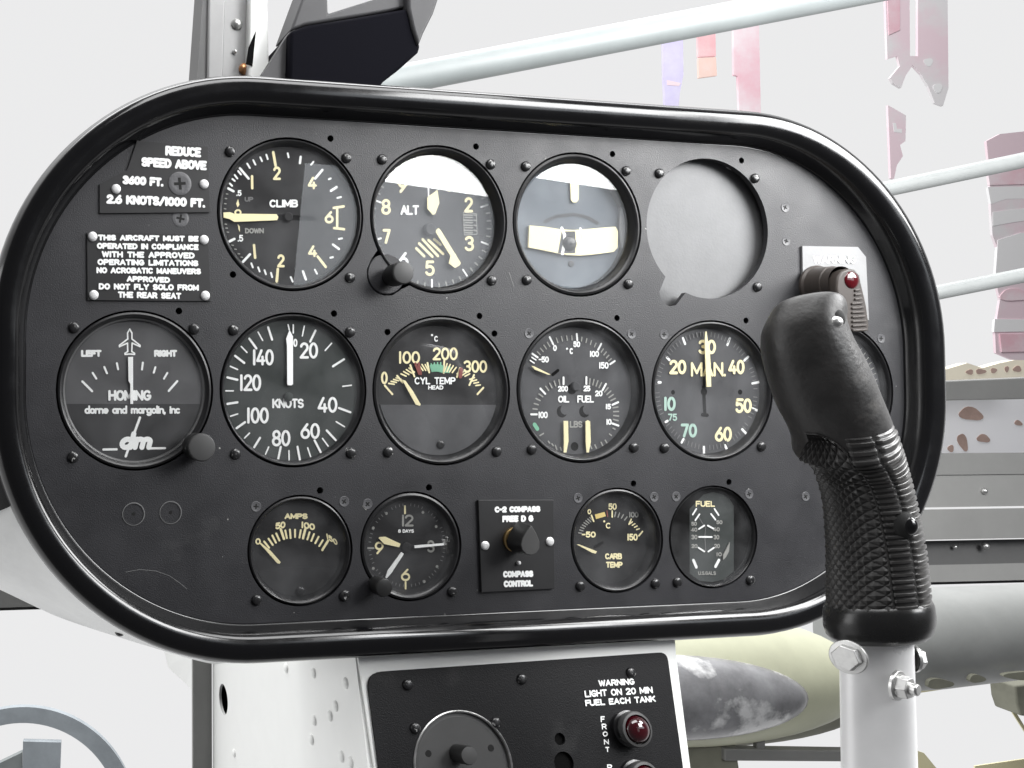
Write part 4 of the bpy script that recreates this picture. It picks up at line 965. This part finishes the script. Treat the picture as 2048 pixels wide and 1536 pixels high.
for t, TL, TR, BL in (('WARNING', (842, 432), (1226, 412), (850, 502)), ('LIGHT ON 20 MIN', (688, 545), (1420, 500), (697, 620)), ('FUEL EACH TANK', (694, 645), (1455, 598), (702, 715)), ('F', (866, 822), (912, 820), (870, 888)), ('R', (878, 902), (930, 900), (882, 965)), ('O', (888, 985), (942, 983), (890, 1042)), ('N', (900, 1070), (954, 1068), (903, 1128)), ('T', (915, 1152), (958, 1150), (920, 1208)), ('R', (934, 1340), (990, 1338), (938, 1405))):
    I.text(t, cb(*TL), cb(*TR), cb(*BL), .82 if len(t) > 1 else .62, 'white_ink', gap=1.3)
I.build('lettering', co)
def console_lamp(px, py):
    H = 10; a, q = ca(px, py, H)
    lr = MB().use('screw_black').lathe(a, q, [(9.2, ADJ), (9.2, ADJ + 2), (8.0, ADJ + 2.5), (8.0, H - 4)], 40, CP).use('knob_grey').lathe(a, q, [(8.0, H - 4), (8.9, H - 3.6), (9.1, H - 1.5), (8.6, H - .3), (7.4, H)], 40, CP).build('lamp', co)
    MB().use('red_lens_dark').ball(CP.P(a, q, H - 1.4), 6.9, CP.ex, CP.ey, CP.n, half=True, sz=.75).build('lens', lr)
console_lamp(1276, 1459); console_lamp(1293, 1560)
SD = Plane((122, 0, 0), (-1, 0, 0), (0, 0, 1))      # left cheek of the console: a = h, b = y
hf = lambda y: 2 + (-145 - y) * math.tan(ta)
plate_with_holes('side_panel', [(-264, -120), (-264, -340), (hf(-340) - 2, -340), (hf(-120) - 2, -120)], [circ(-235, -235, 11.3, 40)], 0, 2.0, 'white_paint', co, SD)
MB().use('dark').lathe(-235, -235, [(14, -2.5), (14, -9), (.01, -9)], 32, SD).build('hole_backing', co)
MB().use('beam_grey').box(106, 121.5, -340, -120, -268, -264.5).build('back_flange', co, smooth=False)
for px, py in ((573, 1336), (628, 1346), (692, 1366), (629, 1441), (661, 1432), (672, 1412), (624, 1479), (469, 1506), (702, 1525), (684, 1513)):
    a, q = SD.ab(px, py, 0); MB().use('white_paint').lathe(a, q, [(3.1, 0), (2.9, .6), (2.2, 1.2), (1.1, 1.5), (.01, 1.55)], 20, SD).build('rivet', co)
gp = [PANEL.hit(px, py, hh) for px, py, hh in ((328, 1300, -370), (397, 1296, -272), (399, 1400, -272), (372, 1368, -310), (336, 1335, -358))]
gs = MB().use('white_paint').add(gp + [p + Vector((2, 0, -2)) for p in gp], [[0, 1, 2, 3, 4], [9, 8, 7, 6, 5]] + [[i, 5 + i, 5 + (i + 1) % 5, (i + 1) % 5] for i in range(5)]).build('gusset_plate', None, smooth=False); tag(gs, 'small white sheet metal gusset between the panel rim and the console', 'bracket')

# ================================================================== compass hood, post, struts and fairing
hd = thing('compass_hood', 'dark angular hood standing on top of the panel, cut off by the upper edge', 'hood', (*at(670, 175, -30), -30))
def pxp(lst, h): return [at(*q, h) for q in lst]
MB().use('hood_black').prism(pxp(((577, 190), (762, 195), (764, 166), (800, 138), (838, 104), (842, 92), (828, 58), (815, 16), (700, 36), (612, 50), (581, 62)), -30), -95, -30).build('hood_body', hd, bevel=2.0)
MB().use('hood_lit_grey').prism(pxp(((581, 61), (612, 49), (700, 35), (815, 15), (818, -40), (752, -4), (700, 12), (657, 26), (655, -40), (618, -40)), -34), -60, -34).build('hood_top', hd, bevel=1.5)
MB().use('hood_lit_grey').prism(pxp(((826, 57), (838, 92), (848, 66), (868, 26), (890, -40), (818, -40), (817, 15)), -28), -80, -28).build('hood_flange', hd, bevel=1.5)
MB().use('hood_lit_grey').prism(pxp(((519, 158), (579, 64), (592, 45), (580, 190), (520, 190)), -36), -44, -36).build('side_bracket', hd, smooth=False)

po = thing('window_post', 'pale grey metal window post with rivets rising behind the upper left of the panel', 'post', (*at(460, 170, -60), -60))
MB().use('silver_paint').prism(pxp(((412, 185), (500, 190), (505, -30), (420, -30)), -62), -64, -62).build('web', po, smooth=False)
MB().use('white_paint').prism(pxp(((497, 190), (540, 190), (534, -30), (503, -30)), -54), -68, -54).build('flange', po, bevel=1)
MB().use('silver_paint').prism(pxp(((414, 185), (446, 188), (452, -30), (418, -30)), -58), -63, -58).build('edge_fold', po, bevel=1.2)
MB().use('beam_dark').prism(pxp(((392, 185), (412, 185), (418, -30), (407, -30)), -60), -80, -60).build('dark_edge', po, smooth=False)  # dark strip down the left edge of the post
MB().use('dark').prism(pxp(((492, 128), (497, 95), (512, 62), (508, 100), (505, 132)), -53.5), -53.9, -53.4).build('slot', po, smooth=False)
for px, py, m_, r in ((474, 48, 'steel_bolt', 3.2), (469, 104, 'steel_bolt', 1.2), (489, 138, 'copper', 3.4)):
    a, q = at(px, py, -61.5); MB().use(m_).lathe(a, q, [(r, -62), (r, -61), (r * .7, -60), (r * .35, -59.4), (.01, -59.3)], 20).build('rivet', po)

def strut(p0, z0, p1, z1, r, m, label):
    o = MB().use(m).tube([deep(p0[0] + (p1[0] - p0[0]) * i / 6, p0[1] + (p1[1] - p0[1]) * i / 6, z0 + (z1 - z0) * i / 6) for i in range(7)], r, 24).build('window_strut', None)
    return tag(o, label, 'strut', 'window frame struts')
strut((560, 205), 760, (1900, -52), 800, 12.0, 'pale_tube', 'thick pale blue-green tube slanting up behind the top of the panel')
strut((1650, 404), 850, (2120, 305), 850, 7.2, 'pale_grey_tube', 'upper of the two thin pale tubes right of the panel')
strut((1780, 604), 850, (2120, 536), 850, 6.8, 'pale_grey_tube', 'lower of the two thin pale tubes right of the panel')

b = MB().use('gloss_black'); vs = []; AA = [(-62, 40), (-64, 30), (-65, 20), (-65, 8), (-64, -8), (-62, -25), (-58, -42), (-52, -58)]; BB = [(-60, 655), (-120, 690), (-120, 720), (-120, 760), (-120, 820), (-120, 890), (-120, 990), (-100, 1060)]
for (x, y), q in zip(AA, BB):
    p0 = Vector((x, y, -3)); p2 = PANEL.hit(*q, -40)
    for j in range(5): vs.append(p0.lerp(p2, j / 4) + Vector((0, 0, 3 * math.sin(math.pi * j / 4))))
b.add(vs, [[i * 5 + j, i * 5 + 5 + j, i * 5 + 6 + j, i * 5 + 1 + j] for i in range(7) for j in range(4)]); b.build('cowl_side', panel, auto=80)
# silver nose fairing behind the lower left of the rim
A_ = [(66.5 + 130.5 * math.cos(math.radians(t)), -5.5 + 130.5 * math.sin(math.radians(t))) for t in (199, 209, 219, 229, 240, 251, 263, 274)]
B_ = [(-190, 990), (-190, 1090), (-60, 1150), (40, 1195), (100, 1226), (170, 1250), (300, 1291), (430, 1330)]
vs = []; K = 6; pa = []
for (x, y), q in zip(A_, B_):
    p0 = Vector((x, y, -4)); p2 = PANEL.hit(*q, -75); m_ = (p0 + p2) / 2 + Vector((0, 0, 5))
    for j in range(K + 1):
        t = j / K; vs.append(p0 * (1 - t) ** 2 + m_ * 2 * t * (1 - t) + p2 * t * t)
b = MB().use('fairing_metal').add(vs, [[i * (K + 1) + j, (i + 1) * (K + 1) + j, (i + 1) * (K + 1) + j + 1, i * (K + 1) + j + 1] for i in range(len(A_) - 1) for j in range(K)])
fa = b.build('nose_fairing', None, auto=80); so = fa.modifiers.new('thick', 'SOLIDIFY'); so.thickness = 0.0012; ss = fa.modifiers.new('sub', 'SUBSURF'); ss.levels = ss.render_levels = 2
tag(fa, 'bare metal fairing with rivets curving away behind the lower left of the rim', 'fairing')
for px, py, h, m_, r in ((26, 1046, -30, 'screw_black', 3.2), (44, 1156, -45, 'steel_bolt', 2.4), (240, 1262, -45, 'screw_black', 3.0)):
    p_ = PANEL.hit(px, py, h + 3); MB().use(m_).ball(p_, r, RIGHT, UP, -FWD, seg=16, rings=8, sz=.8).build('rivet', fa)

# ================================================================== fuselage and hall beyond the windows
bm = thing('longeron', 'grey channelled longeron with rivets running behind the panel at lower right', 'beam', tuple(deep(1900, 1160, 1000)))
def band(y0r, y1r, dz0, dz1, m, name):
    """one fold of the pressed beam; right-hand pixel heights, slightly nearer at its left end"""
    def pt(px, y, dz):
        t = (px - 0) / 2048; z = 876 + (1000 - 876) * t
        yy = 768 + (y - 768) * 1000 / z * 1.0 if False else 768 + (y - 768) * (1000 / z)
        return deep(px, yy, z - dz)
    b = MB().use(m); vs = []; xs = [-200 + 270 * i for i in range(10)]
    for x in xs: vs += [pt(x, y0r, dz0), pt(x, y1r, dz1), pt(x, y1r, dz1 - 30), pt(x, y0r, dz0 - 30)]
    fs = []
    for i in range(len(xs) - 1):
        for k_ in range(4): fs.append([4 * i + k_, 4 * i + (k_ + 1) % 4, 4 * i + 4 + (k_ + 1) % 4, 4 * i + 4 + k_])
    fs += [[0, 1, 2, 3], [4 * len(xs) - 4 + k_ for k_ in range(4)]]
    b.add(vs, fs); return b.build(name, bm, smooth=False)
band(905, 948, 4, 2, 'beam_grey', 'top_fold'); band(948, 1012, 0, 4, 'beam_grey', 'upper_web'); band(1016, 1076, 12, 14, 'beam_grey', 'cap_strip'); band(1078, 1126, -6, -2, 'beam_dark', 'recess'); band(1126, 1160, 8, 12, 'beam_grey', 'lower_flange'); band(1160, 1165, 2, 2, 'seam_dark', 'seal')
for px, py in ((1968, 982), (1971, 1092), (1910, 1094)):
    MB().use('steel_bolt').ball(deep(px, py, 992), 3.4 if px > 1950 else 2, RIGHT, UP, -FWD, seg=16, rings=8).build('rivet', bm)
def flat(px, z, m, name, thick=8, b=None):
    pl = Plane(EYE + FWD * z, -FWD, RIGHT); b = b or MB(); b.use(m)
    lst = [((x - PPX) / FOC * z, -(y - PPY) / FOC * z) for x, y in px]
    return b.prism(lst[::-1], -thick, 0, pl)
b = flat(((1800, 766), (2120, 752), (2120, 797), (1800, 803)), 1400, 'beam_grey', '', 30)
tag(b.build('cross_beam', None, bevel=2), 'plain mid grey cross beam right of the panel, above the spotted board', 'beam')
sb = thing('spotted_board', 'pale board with brown oval spots between two grey beams right of the panel', 'board', tuple(deep(1980, 905, 1900)))
flat(((1780, 790), (2160, 785), (2160, 925), (1780, 925)), 1900, 'pale_ground', '', 20).build('board', sb, smooth=False)
b = MB()
def oval(cx, cy, rx, ry, rot=0, n=20):
    c_, s_ = math.cos(math.radians(rot)), math.sin(math.radians(rot)); o = []
    for i in range(n):
        t = 2 * math.pi * i / n; k_ = 1 + .12 * math.sin(3 * t + cx); x, y = rx * k_ * math.cos(t), ry * k_ * math.sin(t); o.append((cx + x * c_ - y * s_, cy + x * s_ + y * c_))
    return o
for q in ((1942, 828, 24, 13, 10), (1926, 884, 9, 18, -20), (1967, 877, 13, 8, 10), (2037, 846, 8, 5, 20), (1902, 897, 6, 7, 0), (2075, 870, 14, 9, 0)): flat(oval(*q), 1899, 'pebble', '', 1.5).build('spot', sb, smooth=False)
b = MB(); flat(((1880, 742), (1935, 726), (1965, 736), (2000, 726), (2030, 720), (2120, 722), (2120, 764), (1880, 768)), 1700, 'cream_row', '', 20, b)
cr = b.build('cream_ledge', None, smooth=False); tag(cr, 'cream ledge with a ragged top just above the plain grey cross beam', 'ledge')
b = MB()
for q in ((1940, 744, 7, 5), (1962, 743, 10, 5), (1988, 741, 6, 5), (2014, 738, 4, 6), (2035, 738, 8, 6)): flat(oval(*q), 1699, 'pebble', '', 1.5).build('spot', cr, smooth=False)
# banners hung in the hall
def banner(name, label, polys, z, group='banners hanging in the hall'):
    b = MB()
    for i, (m, p) in enumerate(polys): flat(p, z - .8 * i, m, '', 12, b)
    return tag(b.build(name, None, smooth=False), label, 'banner', group)
banner('hall_banner', 'violet banner with a ragged pale foot, leftmost above the panel', [('purple_cloth', ((1326, 78), (1366, 76), (1367, 150), (1360, 185), (1357, 216), (1330, 216), (1327, 150))), ('palepink_cloth', ((1334, 160), (1362, 166), (1358, 172), (1334, 170)))], 4000)
banner('hall_banner', 'small banner of a red square over an orange square', [('red_cloth', ((1396, 68), (1431, 66), (1432, 112), (1397, 114))), ('orange_cloth', ((1397, 116), (1432, 114), (1434, 151), (1398, 156)))], 4050)
banner('hall_banner', 'narrow plain pink banner meeting the top of the rim', [('pink_cloth', ((1467, 54), (1518, 48), (1522, 236), (1479, 236), (1476, 152), (1468, 150)))], 4020)
banner('hall_banner', 'tall pale pink banner with a torn lower edge, cut by the top of the photo', [('palepink_cloth', ((1770, -40), (1819, -40), (1820, 112), (1836, 112), (1836, -40), (1895, -40), (1897, 176), (1886, 212), (1870, 206), (1856, 172), (1842, 148), (1826, 130), (1812, 150), (1802, 176), (1786, 166), (1780, 156), (1800, 132), (1795, 112), (1775, 118))), ('blotch_grey', oval(1857, 124, 9, 8)), ('blotch_grey', oval(1876, 176, 9, 9)), ('pink_cloth', ((1774, -40), (1800, -40), (1800, 60), (1778, 70)))], 4100)
banner('hall_banner', 'small pale pink scrap of banner under the torn one', [('palepink_cloth', ((1776, 210), (1812, 231), (1811, 282), (1800, 290), (1806, 312), (1794, 330), (1788, 358), (1782, 356))), ('blotch_grey', ((1786, 246), (1792, 246), (1794, 258), (1804, 258), (1804, 266), (1788, 264)))], 4100)
banner('hall_banner', 'pink banner with broken lettering bands at the right edge', [('palepink_cloth', ((1973, 282), (2000, 268), (2120, 255), (2120, 760), (1992, 706), (1990, 664), (2000, 600), (1994, 572), (1998, 505), (1985, 470), (1982, 420), (1980, 372), (1978, 330))),
    ('blotch_grey', ((1976, 374), (2120, 372), (2120, 396), (2012, 398), (1982, 408))), ('blotch_grey', ((1986, 424), (2120, 408), (2120, 432), (2030, 444), (1986, 452))), ('blotch_grey', ((1996, 480), (2040, 466), (2120, 462), (2120, 560), (1990, 568))), ('blotch_grey', ((1990, 638), (2120, 640), (2120, 662), (1988, 664))), ('pink_cloth', ((1976, 344), (2120, 330), (2120, 366), (1980, 370))), ('pink_cloth', oval(2030, 590, 30, 12)), ('pink_cloth', ((2000, 668), (2100, 668), (2100, 702), (2004, 704)))], 4150)
# aircraft parked outside
cf = thing('cream_aeroplane', 'cream nose of another aeroplane with a grey window, seen below the panel', 'aeroplane', tuple(deep(1330, 1500, 1600)))
def ellipsoid(px, py, rx, ry, z, rz, m):
    b = MB().use(m); c_ = deep(px, py, z); k_ = z / FOC
    return b.ball(c_, 1, RIGHT * rx * k_, UP * ry * k_, -FWD * rz, seg=48, rings=24)
ellipsoid(1330, 1352, 392, 132, 1700, 130, 'cream_hull').build('nose', cf)
ellipsoid(1325, 1394, 288, 84, 1590, 60, 'window_grey').build('window', cf)
ellipsoid(1370, 1392, 370, 96, 1760, 90, 'grime').build('belly', cf)
b = flat(((1362, 1490), (1470, 1478), (1480, 1540), (1366, 1545)), 1650, 'grime', '', 60); b.build('wheel_fairing', cf, bevel=4)
ax = MB(); flat(((1450, 1498), (1760, 1503), (1760, 1524), (1450, 1522)), 1640, 'beam_grey', '', 20, ax); flat(((1514, 1470), (1530, 1470), (1532, 1505), (1514, 1505)), 1645, 'beam_grey', '', 12, ax); ax.build('axle', cf, bevel=2)
hl = thing('grey_hull', 'weathered grey cylindrical hull under the longeron at lower right', 'aircraft hull', tuple(deep(1950, 1370, 2300)))
z = 2300; b = MB().use('hull_grey'); k_ = z / FOC
b.tube([deep(1700, 1284, z), deep(1850, 1276, z), deep(2000, 1264, z), deep(2200, 1250, z)], [100 * k_, 98 * k_, 92 * k_, 86 * k_], 48); b.build('hull', hl)
b = MB()
for q in ((1880, 1368, 26, 10), (1955, 1358, 16, 8), (2040, 1352, 30, 8)): flat(oval(*q), z - 126, 'grime', '', 10).build('dark_oval', hl, smooth=False)  # flat dark ovals set along the bottom of the hull
b = flat(((2030, 1372), (2120, 1360), (2120, 1440), (2042, 1432), (2034, 1408)), 2600, 'grime', '', 80); tag(b.build('dark_wheel', None, bevel=5), 'dark rounded wheel cut by the right edge below the grey hull', 'wheel')
b = MB(); flat(((1830, 1500), (1848, 1506), (1876, 1540), (1830, 1545)), 2700, 'yellow_paint', '', 4, b); flat(((1950, 1532), (2120, 1508), (2120, 1545), (1950, 1545)), 2700, 'yellow_paint', '', 4, b); flat(((1838, 1380), (1990, 1356), (2060, 1470), (2060, 1480), (1986, 1364), (1838, 1386)), 2700, 'yellow_paint', '', 4, b)
fm = b.build('floor_marking', None, smooth=False); tag(fm, 'yellow painted stripes round a pale bay beyond the stick tube', 'marking')
# ring sign at lower left
rs = thing('ring_sign', 'blue-grey ring with a square block inside it, cut by the lower left corner', 'sign', tuple(deep(45, 1640, 3000)))
ro = [(48 + 226 * math.cos(math.radians(t)), 1640 - 226 * math.sin(math.radians(t))) for t in range(-40, 221, 4)]
ri = [(46 + 193 * math.cos(math.radians(t)), 1639 - 193 * math.sin(math.radians(t))) for t in range(-40, 221, 4)]
b = MB()
for i in range(len(ro) - 1): flat((ro[i], ro[i + 1], ri[i + 1], ri[i]), 3000, 'roundel_blue', '', 25, b)
b.build('ring', rs, smooth=False)
flat(((46, 1483), (122, 1485), (118, 1600), (44, 1600)), 3000, 'roundel_blue', '', 25).build('block', rs, smooth=False)
flat(((-40, 1545), (44, 1505), (44, 1600), (-40, 1600)), 3010, 'pale_tube', '', 25).build('wedge', rs, smooth=False)
S.cycles.max_bounces = 8; S.cycles.transparent_max_bounces = 16
S.cycles.use_denoising = True
